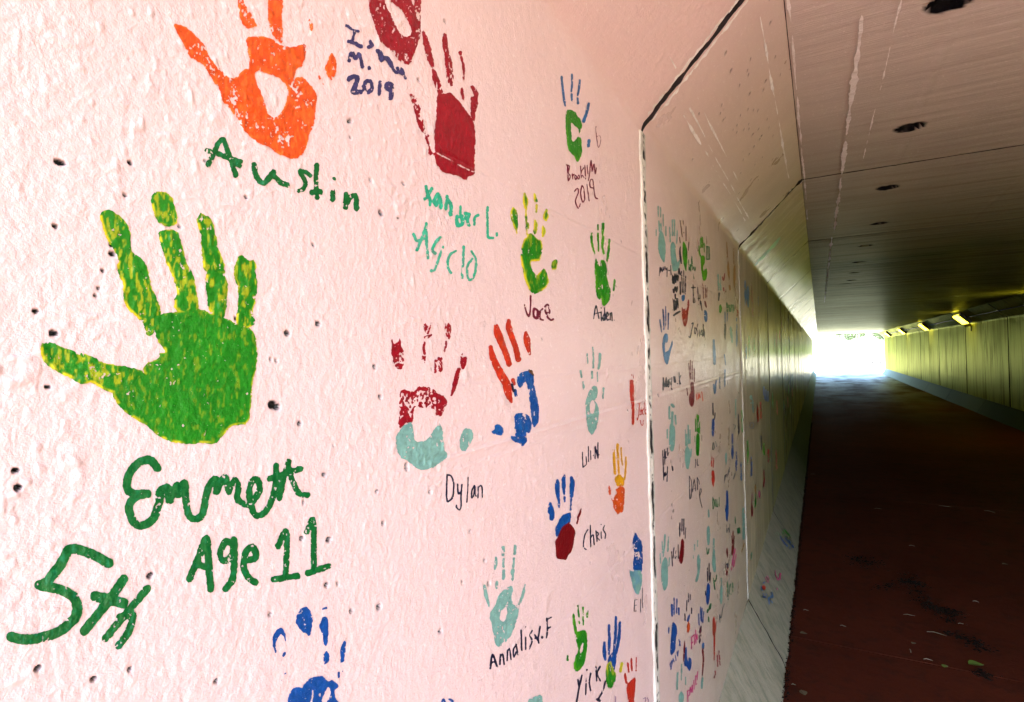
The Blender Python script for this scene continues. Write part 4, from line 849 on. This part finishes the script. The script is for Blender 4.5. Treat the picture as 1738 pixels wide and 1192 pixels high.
# ------------------------------------------------------------------ ceiling
CX0, CX1 = XL+HD, XR-HD
ce = ob('tunnel_ceiling', None, kind='structure')
def px_ceil(u, v): return hit(u, v, (0, 0, ZC), (0, 0, 1))
REC = [px_ceil(*p)[:2] for p in ((1612, 4), (1545, 216), (1507, 318), (1493, 379), (1469, 417), (1457, 445), (1450, 463), (1445, 476))]
REC = [(float(a), float(b), .040) for a, b in REC]
print('recesses', [(round(a, 2), round(b, 2)) for a, b, _ in REC])
for k, (y0, y1) in enumerate(LSEC):
    st = .011 if k in (1, 2) else .02 if k in (0, 3, 4) else .08
    GY, GX = np.meshgrid(np.linspace(y0+.007, y1-.007, int((y1-y0)/st)+1), np.linspace(CX0+.002, CX1-.002, int((CX1-CX0)/(st*1.2))+1))
    rd = np.zeros(GY.shape); rm = np.zeros(GY.shape); edge = np.zeros(GY.shape)
    for (rx, ry, rr_) in REC:
        if not y0-.1 < ry < y1+.1: continue
        d = np.hypot((GX-rx)/1.05, (GY-ry)/.95)+.009*(fbm(GX*40, GY*40, 3, 4)-.5)*2
        rm = np.maximum(rm, np.clip((rr_-d)/.012, 0, 1)); rd = np.maximum(rd, np.clip((rr_+.014-d)/.006, 0, 1)); edge = np.maximum(edge, np.clip(1-np.abs(d-rr_-.008)/.010, 0, 1))
    def posc(Y, X):
        h = .004*(fbm(X*2+9, Y*2, 3, 1)-.5)+.0035*(fbm(X*3, Y*22, 3, 5)-.5)
        sc = 0
        for xs, a in ((.34, .004), (.02, .0015), (.95, .002), (2.0, .002)):
            xx = xs+.002*np.sin(Y*3); sc = sc+a*np.exp(-((X-xx)/.006)**2)*np.clip(vnoise(Y*5, Y*0+xs*9, 2)*2-.2, 0, 1)
        z = ZC-h-sc+.055*rm-.003*edge*vnoise(X*90, Y*90, 3)
        return np.stack([X, edge_rag(Y, X, y0+.005, y1-.005, .006), z], -1)
    def backc(P): Q = P.copy(); Q[:, 2] += .06; return Q
    gap_dark = rm
    child('ceiling_panel', grid_sheet('ceiling_panel', GY, GX, posc, M_CEIL, None, backc, {'pit': rd}), ce)  # rd blackens the pockets, their shade put into the colour
bm = bmesh.new(); box(bm, ((CX0+CX1)/2, (YN+YE)/2, ZC+.085), (CX1-CX0+.7, YE-YN-.02, .01))
child('joint_backing', bm_mesh('joint_backing', bm, M_GAP), ce)

# ------------------------------------------------------------------ kerbs
def kerb(side, name, label):
    kk = ob(name, None, label=label, cat='kerb', kind='thing'); res = []
    ed = EDGES if side < 0 else re_[::2]+([YE] if re_[::2][-1] < YE else [])
    for k, (y0, y1) in enumerate(zip(ed[:-1], ed[1:])):
        st = .012 if side < 0 and k < 3 else .05
        GY, GT = np.meshgrid(np.linspace(y0+.007, y1-.007, int((y1-y0)/st)+1), np.linspace(-.03, KL+.002, int(KL/min(st, .02))+2))
        def posk(Y, T_):
            t = np.clip(T_/KL, -1, 1)
            h = .005*(fbm(Y*6+T_*9, T_*4, 3, 3)-.5)+.003*(fbm(Y*22+T_*20, T_*6-Y*3, 3, 6)-.5)
            h = h-.010*np.clip(1-T_/.035, 0, 1)*(fbm(Y*14, Y*0, 3, 8))
            P = np.stack([XL+KW*(1-t), edge_rag(Y, T_, y0+.007, y1-.007, .012), KH*t], -1)+KN*h[..., None]
            if side > 0: P[..., 0] = XM-P[..., 0]
            return P
        def backk(P): Q = P.copy(); Q[:, 0] += .05*side; Q[:, 2] -= .05; return Q
        res.append(child('kerb_block', grid_sheet('kerb_block', GY, GT, posk, M_KERB, None, backk, {'pit': np.zeros(GY.shape)}, flip=side < 0), kk))
    return res
KB = kerb(-1, 'sloped_kerb', 'sloping bare concrete kerb along the foot of the handprint wall')
kerb(1, 'sloped_kerb', 'sloping concrete kerb along the foot of the far wall')
bm = bmesh.new()
for sx in (XL, XR): box(bm, (sx, (YN+YE)/2, .10), (.12, YE-YN-.02, .2))
child('kerb_footing', bm_mesh('kerb_footing', bm, M_GAP), ce)

# ------------------------------------------------------------------ floor
t = NT('red_brown_floor')
a = t.noise(1.1, 6, .6); b = t.noise(9, 5, .65); c = t.noise(120, 3, .7)
col = t.mix(t.ramp(a, [(.3, 0.0), (.7, 1.0)]), (.078, .019, .010), (.056, .014, .008))
col = t.mix(t.ramp(b, [(.5, 0.0), (.72, .55)]), col, (.025, .014, .010))
col = t.mix(t.ramp(c, [(.62, 0.0), (.7, .35)]), col, (.09, .035, .022))
M_FLOOR = sheen(t, col, t.bump(c, .002, .7, t.bump(b, .01, .5)), (.8, .92, 1.0), .42, t.math('ADD', .02, t.math('MULTIPLY', t.math('POWER', ysel(t, 9, 40), 2.2), t.ramp(t.noise(1.1, 4, .6, (1, .5, 1)), [(.35, .25), (.6, .9)]))))
fl = ob('tunnel_floor', None, kind='structure')
pa = hit(1362, 1085, (0, 0, 0), (0, 0, 1)); pb = hit(1676, 1142, (0, 0, 0), (0, 0, 1)); print('floor joint', pa, pb)
FJ = float((pa[1]+pb[1])/2); fy = [YN]+[y for y in np.arange(FJ-3.6, YE-1, 3.6) if y > YN+.5]+[YE]
for k, (y0, y1) in enumerate(zip(fy[:-1], fy[1:])):
    GY, GX = np.meshgrid(np.linspace(y0+.003, y1-.003, int((y1-y0)/.08)+2), np.linspace(XL+.10, XR-.10, 42))
    posq = lambda Y, X: np.stack([X, edge_rag(Y, X, y0+.003, y1-.003, .004), .008*(fbm(X*1.2, Y*1.2, 3, 2)-.5)-.004*np.abs((X-1.56)/1.9)], -1)
    def backq(P): Q = P.copy(); Q[:, 2] -= .03; return Q
    child('floor_slab', grid_sheet('floor_slab', GY, GX, posq, M_FLOOR, None, backq, flip=True), fl)
bm = bmesh.new(); box(bm, (XM/2, (YN+YE)/2, -.055), (XR-XL-.16, YE-YN, .02)); child('subbase', bm_mesh('subbase', bm, M_GAP), fl)

# pale scraped form lines on haunch and ceiling, and ragged white edges of the pockets
def scrape(surf, y0, y1, s0, w, par, seed, brk=.45):
    Y = np.arange(y0, y1, .009); Sg = np.arange(s0-w*3, s0+w*3, w/4); GY, GS = np.meshgrid(Y, Sg)
    n = fbm(GY*9+seed, GS*0+seed, 3, 2); wv = w*(n-brk+.1)*3.2*(.6+.8*vnoise(GY*60, GS*300, 5))
    d = np.abs(GS-s0-.004*(vnoise(GY*6, GS*0+seed, 3)-.5))-wv
    vx, vy, F = marching(d, Y, Sg)
    if not F: return
    me = mesh('scraped_line', surf(vx, vy, .0012), F, M_CHIP)
    c = np.array(me.polygons[0].center); nrm = me.polygons[0].normal
    if np.dot(np.array(nrm), np.array([1.5, c[1], 1.3])-c) < 0: me.flip_normals()
    o = child('scraped_line', me, par); o['kind'] = 'stuff'
def surf_ceil(x_y, s, off):
    h = .004*(fbm(s*2+9, x_y*2, 3, 1)-.5)+.0035*(fbm(s*3, x_y*22, 3, 5)-.5)
    return np.stack([s, x_y, ZC-h-off-.0035+0*s], -1)
for i, (px, py, y0, y1, w) in enumerate([(1230, 262, 1.5, 2.6, .0035), (1200, 240, 1.5, 3.0, .003), (1182, 232, 1.5, 2.9, .004), (1318, 190, 1.4, 3.0, .0035), (1150, 125, .7, 1.3, .003)]):
    yy, ss = px_wall(np.array([float(px)]), np.array([float(py)])); scrape(surf_wall, y0, y1, float(ss[0]), w, lw, i+1)
for i, (px, py, y0, y1, w) in enumerate([(1447, 150, 1.2, 4.8, .006), (1350, 130, 1.2, 4.2, .0025), (1505, 100, 1.2, 3.0, .003), (1404, 470, 5, 12, .006)]):
    q = px_ceil(px, py); scrape(surf_ceil, y0, y1, float(q[0]), w, ce, i+20, .36)
# ------------------------------------------------------------------ headwalls, embankment, ground outside
def simple(name, col, rough=.8, sc=6, var=.3, bumpd=.01):
    t = NT(name); n = t.noise(sc, 5, .6)
    c = t.mix(t.ramp(n, [(.3, 0.0), (.75, 1.0)]), col, tuple(x*(1-var) for x in col))
    return t.out(c, rough, t.bump(n, bumpd, .5), .3)
M_HEAD = simple('headwall_concrete', (.48, .46, .40)); M_GRASS = simple('grass_ground', (.085, .13, .03), 1, 1.5, .5)
M_PLAZA = simple('pale_outdoor_paving', (.55, .53, .47), .9, 3, .15)
M_FORE = simple('grey_forecourt_concrete', (.22, .22, .22), .8, 3, .2); M_PATH = simple('red_path_outside', (.13, .07, .055), .8, 3, .2)
def outline(g=0.0):
    return [(XL-g, -.05), (XL-g, ZW), (XL+HD, ZC+g), (XR-HD, ZC+g), (XR+g, ZW), (XR+g, -.05)]
def headwall(y0, y1, label):
    inn = outline(.0015); out = [(-3.2, -.05), (-3.2, 3.1), (0.2, 3.1), (3.0, 3.1), (6.4, 3.1), (6.4, -.05)]
    bm = bmesh.new(); L = []
    for y in (y0, y1): L.append(([bm.verts.new((x, y, z)) for x, z in inn], [bm.verts.new((x, y, z)) for x, z in out]))
    n = 6
    for i in range(n-1):
        for (a, b), fl_ in ((L[0], 0), (L[1], 1)): bm.faces.new((a[i], b[i], b[i+1], a[i+1]) if fl_ else (a[i+1], b[i+1], b[i], a[i]))
        bm.faces.new((L[0][0][i], L[0][0][i+1], L[1][0][i+1], L[1][0][i])); bm.faces.new((L[0][1][i+1], L[0][1][i], L[1][1][i], L[1][1][i+1]))
    bmesh.ops.recalc_face_normals(bm, faces=bm.faces)
    ob('headwall', bm_mesh('headwall', bm, M_HEAD), label=label, cat='headwall')
headwall(YN-.30, YN-.001, 'concrete headwall framing the near tunnel mouth behind the viewer')
headwall(YE+.001, YE+.30, 'concrete headwall framing the bright far tunnel mouth')
bm = bmesh.new()
box(bm, (XM/2, (YN+YE)/2, 3.06), (60, YE-YN-.02, .8))
box(bm, (-15.9, (YN+YE)/2, 1.29), (30.8, YE-YN-.02, 2.72)); box(bm, (XM+15.9, (YN+YE)/2, 1.29), (30.8, YE-YN-.02, 2.72))
ob('embankment', bm_mesh('embankment', bm, M_GRASS), kind='structure')
# ground sheet to the horizon, rolling up to a bank beyond the far mouth
def gz(x, y):
    b = np.clip((y-(YE+34))/22, 0, 1); b = b*b*(3-2*b)*.15
    s = np.clip((-y-16)/20, 0, 1)*3.0
    far = np.clip((np.hypot(x, y)-150)/300, 0, 1)*4
    return b+s+far+.25*(fbm(x*.07+40, y*.07+40, 3, 1)-.5)*np.clip((np.abs(y-20)-26)/10, 0, 1)
gx = np.concatenate([np.linspace(-900, -60, 12), np.linspace(-50, 50, 61), np.linspace(60, 900, 12)])
gy = np.concatenate([np.linspace(-900, -50, 12), np.linspace(-45, 130, 101), np.linspace(140, 900, 12)])
GX, GY = np.meshgrid(gx, gy)
ob('ground', grid_sheet('ground', GY, GX, lambda Y, X: np.stack([X, Y, gz(X, Y)-.09], -1), M_GRASS, None), kind='structure')
def apron(name, x0, x1, y0, y1, mat, off):
    GX, GY = np.meshgrid(np.linspace(x0, x1, 12), np.linspace(y0, y1, 40))
    ob(name, grid_sheet(name, GY, GX, lambda Y, X: np.stack([X, Y, np.maximum(gz(X, Y), 0)+off], -1), mat, None), kind='structure')
apron('paving', -26, 40, YE+.31, YE+95, M_PLAZA, -.03); apron('path', XL+.1, XR-.1, YE+.0, YE+24, M_PLAZA, -.012)
apron('forecourt', -14, 18, -24, YN-.31, M_FORE, -.03); apron('approach_path', XL+.1, XR-.1, -24, YN, M_PATH, -.012)
# wing walls at the far mouth
def wing(x0, y0, x1, y1, label):
    bm = bmesh.new(); d = Vector((x1-x0, y1-y0, 0)); L = d.length; n = 8
    q = Vector((-d.y, d.x, 0)).normalized()*.12
    vs_ = []
    for i in range(n+1):
        p = Vector((x0, y0, 0))+d*i/n; h = 2.5-1.5*i/n
        vs_.append([bm.verts.new(p+q+Vector((0, 0, -.05))), bm.verts.new(p+q+Vector((0, 0, h))), bm.verts.new(p-q+Vector((0, 0, h))), bm.verts.new(p-q+Vector((0, 0, -.05)))])
    for a, b in zip(vs_[:-1], vs_[1:]):
        for j in range(4): bm.faces.new((a[j], a[(j+1) % 4], b[(j+1) % 4], b[j]))
    bm.faces.new(vs_[0][::-1]); bm.faces.new(vs_[-1]); bmesh.ops.recalc_face_normals(bm, faces=bm.faces)
    ob('wing_wall', bm_mesh('wing_wall', bm, M_HEAD), label=label, cat='wall')
wing(XR+.18, YE+.32, XR+1.5, YE+5, 'pale wing wall right of the far tunnel mouth'); wing(XL-.18, YE+.32, XL-1.8, YE+5, 'pale wing wall left of the far tunnel mouth')

# trees on the bank beyond the far mouth and behind the viewer
M_BARK = simple('pale_birch_bark', (.55, .53, .47)); t = NT('leaves'); n = t.noise(1.3, 4, .6)
M_LEAF = t.out(t.mix(t.ramp(n, [(.35, 0.0), (.65, 1.0)]), (.012, .030, .006), (.03, .055, .012)), .6)
def tree(x, y, h, label, seed):
    r = random.Random(seed); z0 = float(gz(np.array([x]), np.array([y]))[0])-.1
    root = ob('broadleaf_tree', None, label=label, cat='tree', group='trees on the bank past the far mouth' if y > 0 else 'trees behind the viewer'); root.location = (x, y, z0)
    bm = bmesh.new(); tube(bm, [(0, 0, 0), (r.uniform(-.1, .1), 0, h*.3), (r.uniform(-.3, .3), .1, h*.7)], [h*.016, h*.012, h*.006], 8)
    for i in range(5):
        a = r.uniform(0, 6.28); tube(bm, [(0, 0, h*r.uniform(.3, .5)), (math.cos(a)*h*.15, math.sin(a)*h*.15, h*.6), (math.cos(a)*h*.25, math.sin(a)*h*.25, h*.75)], [h*.008, h*.005, h*.002], 5)
    ob('trunk', bm_mesh('trunk', bm, M_BARK), root)
    V = []; F = []; cl = [(r.uniform(-.28, .28)*h, r.uniform(-.28, .28)*h, r.uniform(.44, .98)*h, r.uniform(.10, .19)*h) for _ in range(15)]
    for (cx, cy_, cz, cr_) in cl:
        for i in range(260):
            d = Vector((r.gauss(0, 1), r.gauss(0, 1), r.gauss(0, 1))).normalized()*cr_*r.uniform(.5, 1.05)
            p = Vector((cx, cy_, cz))+d; q = Euler((r.uniform(0, 6), r.uniform(0, 6), r.uniform(0, 6))).to_matrix(); s_ = h*.022
            b = len(V)
            for o_ in ((-1, -.4, 0), (0, -.6, .1), (1, .1, 0), (0, .7, .1)): V.append(tuple(p+q @ Vector(o_)*s_))
            F.append([b, b+1, b+2, b+3])
    ob('crown', mesh('crown', V, F, M_LEAF), root)
TR = [(-14, 97, 6.5, 'tall tree leftmost of the row beyond the far tunnel mouth'), (-6, 101, 6, 'broad tree second from left beyond the far mouth'), (2.5, 96, 6.5, 'dense tree straight beyond the far tunnel mouth'),
      (6.4, 99, 7.2, 'tallest tree right of centre beyond the far mouth'), (10, 95, 6.5, 'tree above the bench beyond the far mouth'), (20, 100, 7, 'tree at the right end of the row beyond the far mouth')]
for i, (x, y, h, l) in enumerate(TR): tree(x, y, h, l, i+1)
# bench outside
M_WOOD = simple('weathered_bench_wood', (.012, .014, .02), 1, 12); M_WOOD.node_tree.nodes['Principled BSDF'].inputs['Specular IOR Level'].default_value = .1
bx, by = 4.75, 63.0
be = ob('park_bench', None, label='small dark bench standing in the glare past the far tunnel mouth', cat='bench'); be.location = (bx, by, -.03); be.rotation_euler = (0, 0, -.35); be.scale = (.5, .5, .5)
for i in range(3):
    bm = bmesh.new(); box(bm, (0, -.18+.18*i, .46), (1.6, .15, .13), bevel=.01); ob('seat_slat', bm_mesh('seat_slat', bm, M_WOOD), be)
for i in range(2):
    bm = bmesh.new(); box(bm, (0, .32+.03*i, .74+.26*i), (1.6, .07, .2), bevel=.01); ob('back_slat', bm_mesh('back_slat', bm, M_WOOD), be)
for sx in (-.7, .7):
    bm = bmesh.new(); box(bm, (sx, -.15, .21), (.16, .12, .42)); box(bm, (sx, .28, .5), (.16, .1, 1.0)); box(bm, (sx, .05, .40), (.07, .38, .06)); ob('leg', bm_mesh('leg', bm, M_WOOD), be)

# ------------------------------------------------------------------ lamps on the far haunch
t = NT('lamp_glow'); t.b.inputs['Emission Color'].default_value = (1, .80, .035, 1); t.b.inputs['Emission Strength'].default_value = 1.0; M_GLOW = t.m
t.b.inputs['Base Color'].default_value = (.8, .7, .4, 1)
M_METAL = simple('grey_lamp_metal', (.22, .23, .22), .5); M_DARK = simple('black_metal', (.02, .02, .022), .45)
hc = Vector((XR-HD*.5, 0, ZW+HD*.5)); hn = Vector((-math.sqrt(.5), 0, -math.sqrt(.5)))
LY = [12.4, 18.45, 24.4, 30.4, 36.4]
LN = ['cut by the right edge', 'second in the row, above the camera', 'third in the row', 'fourth in the row', 'farthest of the row']
for i, y in enumerate(LY):
    lp = ob('tunnel_lamp', None, label=f'yellow lit tunnel lamp on the far haunch, {LN[i]}', cat='lamp', group='lamps along the far haunch')
    lp.location = hc+Vector((0, y, 0)); lp.rotation_euler = Matrix(((-hn.z, 0, hn.x), (0, 1, 0), (hn.x, 0, hn.z))).to_euler()
    bm = bmesh.new(); box(bm, (0, 0, .025), (.34, .78, .05), bevel=.012); ob('housing', bm_mesh('housing', bm, M_METAL), lp)
    bm = bmesh.new(); box(bm, (0, 0, .075), (.30, .70, .05), bevel=.02); ob('diffuser', bm_mesh('diffuser', bm, M_GLOW), lp)
    for q in (-.37, .37):
        bm = bmesh.new(); box(bm, (0, q, .06), (.32, .02, .07), bevel=.004)
        ob('end_bracket', bm_mesh('end_bracket', bm, M_METAL), lp)
bm = bmesh.new(); o1 = hc+hn*.022+Vector((0, 0, 0))
tube(bm, [tuple(o1+Vector((0, y, 0))) for y in np.linspace(YN+.2, YE-.2, 60)], .012, 8)
ob('cable_conduit', bm_mesh('cable_conduit', bm, M_METAL, True), label='thin grey conduit linking the lamps on the far haunch', cat='conduit')
# small dark camera on a bracket on the far wall
p = hit(1649, 553, (XR, 0, 0), (1, 0, 0))
cc_ = ob('security_camera', None, label='small black camera on a bracket high on the far wall', cat='camera'); cc_.location = (XR, float(p[1]), float(p[2])); cc_.scale = (.55,)*3
bm = bmesh.new(); box(bm, (-.02, 0, -.10), (.035, .07, .32), bevel=.006); ob('mounting_plate', bm_mesh('mounting_plate', bm, M_DARK), cc_)
bm = bmesh.new(); tube(bm, [(-.03, 0, 0), (-.12, -.02, .01), (-.16, -.06, .02)], .02, 8); ob('bracket', bm_mesh('bracket', bm, M_DARK, True), cc_)
bm = bmesh.new(); box(bm, (-.17, -.12, .03), (.13, .30, .13), Matrix.Rotation(.35, 4, 'Z'), bevel=.02); ob('camera_body', bm_mesh('camera_body', bm, M_DARK), cc_)
p = hit(1722, 570, (XR, 0, 0), (1, 0, 0))

# ------------------------------------------------------------------ debris on the floor
M_LEAFG = simple('fallen_green_leaf', (.09, .15, .02), .6); M_TWIG = simple('pale_twig', (.15, .125, .09)); M_DIRT = simple('dark_wet_dirt', (.012, .008, .006), 1, 20); M_DIRT.node_tree.nodes['Principled BSDF'].inputs['Specular IOR Level'].default_value = 0
M_LEAFD = simple('dead_leaf', (.10, .075, .04), .8)
def fhit(px, py): p = hit(px, py, (0, 0, 0), (0, 0, 1)); return float(p[0]), float(p[1])
def leaf(px, py, sz, mat, label, rot, name='fallen_leaf'):
    x, y = fhit(px, py); V = []; F = []; n = 7
    for i in range(n):
        t_ = i/(n-1); w = math.sin(math.pi*t_**.8)*.38*sz+.001; z = .006+.02*sz*math.sin(t_*5)
        V += [((t_-.5)*sz, w, z+.18*w), ((t_-.5)*sz, 0, z), ((t_-.5)*sz, -w, z+.25*w)]
    for i in range(n-1):
        for j in range(2): F.append([3*i+j, 3*i+j+1, 3*i+4+j, 3*i+3+j])
    o = ob(name, mesh(name, V, F, mat), label=label, cat='leaf', loc=(x, y, .004)); o.rotation_euler = (0, 0, rot)
leaf(1657, 1131, .075, M_LEAFG, 'larger yellow green leaf on the floor near the bottom right', .4)
leaf(1604, 1134, .035, M_LEAFG, 'tiny yellow green leaf left of the larger one by the floor joint', 1.2)
leaf(1364, 1078, .04, M_LEAFD, 'dark leaf on the floor joint beside the kerb', .2); leaf(1363, 1179, .045, M_LEAFD, 'dark round leaf at the bottom edge near the kerb', 2)
leaf(1551, 1095, .03, M_LEAFD, 'small dark leaf above the floor joint in the middle', 1); leaf(1706, 960, .04, M_LEAFD, 'dark leaf at the right side of the floor', .3)
TWL = ['behind the dirt clumps near the centre', 'left of the dirt clumps by the kerb', 'just above the lower floor joint', 'below the longest clump', 'between the two longest dirt clumps', 'right of the longest dirt clump', 'left of the tiny green leaf', 'by the kerb above the dark leaf', 'between the kerb and the dirt clumps', 'at the bottom edge against the kerb', 'farthest up along the kerb']
for i, (px, py, L, a) in enumerate([(1490, 865, .07, .3), (1604, 861, .10, -.2), (1680, 870, .09, -.5), (1548, 928, .04, .1), (1543, 1046, .06, .2), (1546, 1107, .04, 1.5), (1590, 1078, .09, -.1), (1631, 1061, .03, .3), (1656, 1023, .03, 0), (1575, 1122, .04, .2), (1368, 1038, .03, .2), (1431, 1065, .03, -.1), (1347, 1165, .02, .2), (1380, 806, .06, .3)]):
    x, y = fhit(px, py); bm = bmesh.new(); r = random.Random(i)
    tube(bm, [(-L/2, 0, .004), (-L/6, r.uniform(-.1, .1)*L, .009), (L/6, r.uniform(-.1, .1)*L, .006), (L/2, r.uniform(-.2, .2)*L, .004)], [.0015, .0022, .002, .001], 5)
    if i < 3: tube(bm, [(L/6, 0, .006), (L/3, .25*L, .006)], [.0016, .001], 5)
    o = ob('twig', bm_mesh('twig', bm, M_TWIG), label=('pale %s on the dark floor, %s' % (('forked twig', 'forked twig', 'forked twig')[i] if i < 3 else 'twig bit', ('left of three in a row', 'middle of three in a row', 'right of three in a row')[i])) if i < 3 else 'tiny pale twig bit on the dark floor, '+TWL[i-3], cat='twig', loc=(x, y, .003), group='pale twigs on the floor')
    o.rotation_euler = (0, 0, a)
def dirt(pts, name, seed, n=260, spread=.05, kerb=False):
    r = random.Random(seed); V = []; F = []
    for k in range(n):
        i = r.randrange(len(pts)-1); t_ = r.random(); a, b = pts[i], pts[i+1]
        x = a[0]+(b[0]-a[0])*t_+r.gauss(0, spread); y = a[1]+(b[1]-a[1])*t_+r.gauss(0, spread)
        s_ = r.uniform(.003, .016)*(.4 if name == 'kerb_dirt' else .6); m = 5; b0 = len(V); an = r.uniform(0, 6)
        for q in range(m): V.append((x+math.cos(an+q*1.2566)*s_*r.uniform(.4, 1.5), y+math.sin(an+q*1.2566)*s_*r.uniform(.3, 1), .004+r.uniform(0, .006)))
        V.append((x, y, .008+s_*.5))
        for q in range(m): F.append([b0+q, b0+(q+1) % m, b0+m])
    ob(name, mesh(name, V, F, M_DIRT), kind='stuff')
P_ = [fhit(*p) for p in ((1450, 945), (1465, 960), (1490, 952))]; dirt(P_, 'leaf_litter', 1, 240, .05)
P_ = [fhit(*p) for p in ((1490, 1002), (1540, 988), (1570, 995))]; dirt(P_, 'leaf_litter', 2, 240, .025)
P_ = [fhit(*p) for p in ((1540, 975), (1565, 1020), (1590, 1035), (1617, 1040), (1605, 1055))]; dirt(P_, 'leaf_litter', 3, 520, .035)
P_ = [fhit(*p) for p in ((1610, 1075), (1650, 1090), (1668, 1105))]; dirt(P_, 'leaf_litter', 4, 200, .03)
P_ = [fhit(*p) for p in ((1660, 1143), (1680, 1150))]; dirt(P_, 'leaf_litter', 5, 90, .02)
dirt([(XL+KW+.004, y) for y in np.linspace(1.2, 14, 40)], 'kerb_dirt', 6, 4200, .008)
# marks on the kerb
def KHP(name, label, layers, k): make_mark(name, label, FR_['k'], [dict(s=s, c=c, **kw) for (c, s, kw) in layers], surf_kerb, px_kerb, KB[k])
KHP('painted_dots', 'red and blue thumbprint dots on the kerb', [('brick', 'S10 232,722', dict(e=.5)), ('blue', 'S10 237,755', dict(e=.5)), ('mblue', 'S3 224,722 226,735; S3 230,705 236,700', dict(e=.2))], 2)
KHP('handwriting', 'blue name beside the dots on the kerb', [('mblue', 'S2 254,762 256,790; S2 250,768 262,760; S2 262,775 270,785; S2 260,745 266,765; S2 266,740 272,762; S2 263,752 271,752', dict(e=.2))], 2)
KHP('handwriting', 'pink scribble on the kerb', [('pink', 'S2 288,640 280,660 292,690 300,670 296,645; S2 300,690 304,660; S2 284,715 290,730; S2 240,680 252,700; S2 246,672 256,690', dict(r=.3, e=.3))], 2)
KHP('handprint', 'smeared green and blue handprint on the kerb', [('green', 'S4 290,495 312,520; S4 305,488 330,515; S4 318,485 340,508; S3 275,490 290,515', dict(r=.35, e=.5)), ('blue', 'S4 302,515 325,545 340,560; S4 322,520 350,548; S4 335,528 356,555', dict(r=.25, e=.5))], 2)
marks()
print('objects', len(bpy.data.objects), 'polys', sum(len(m.polygons) for m in bpy.data.meshes))
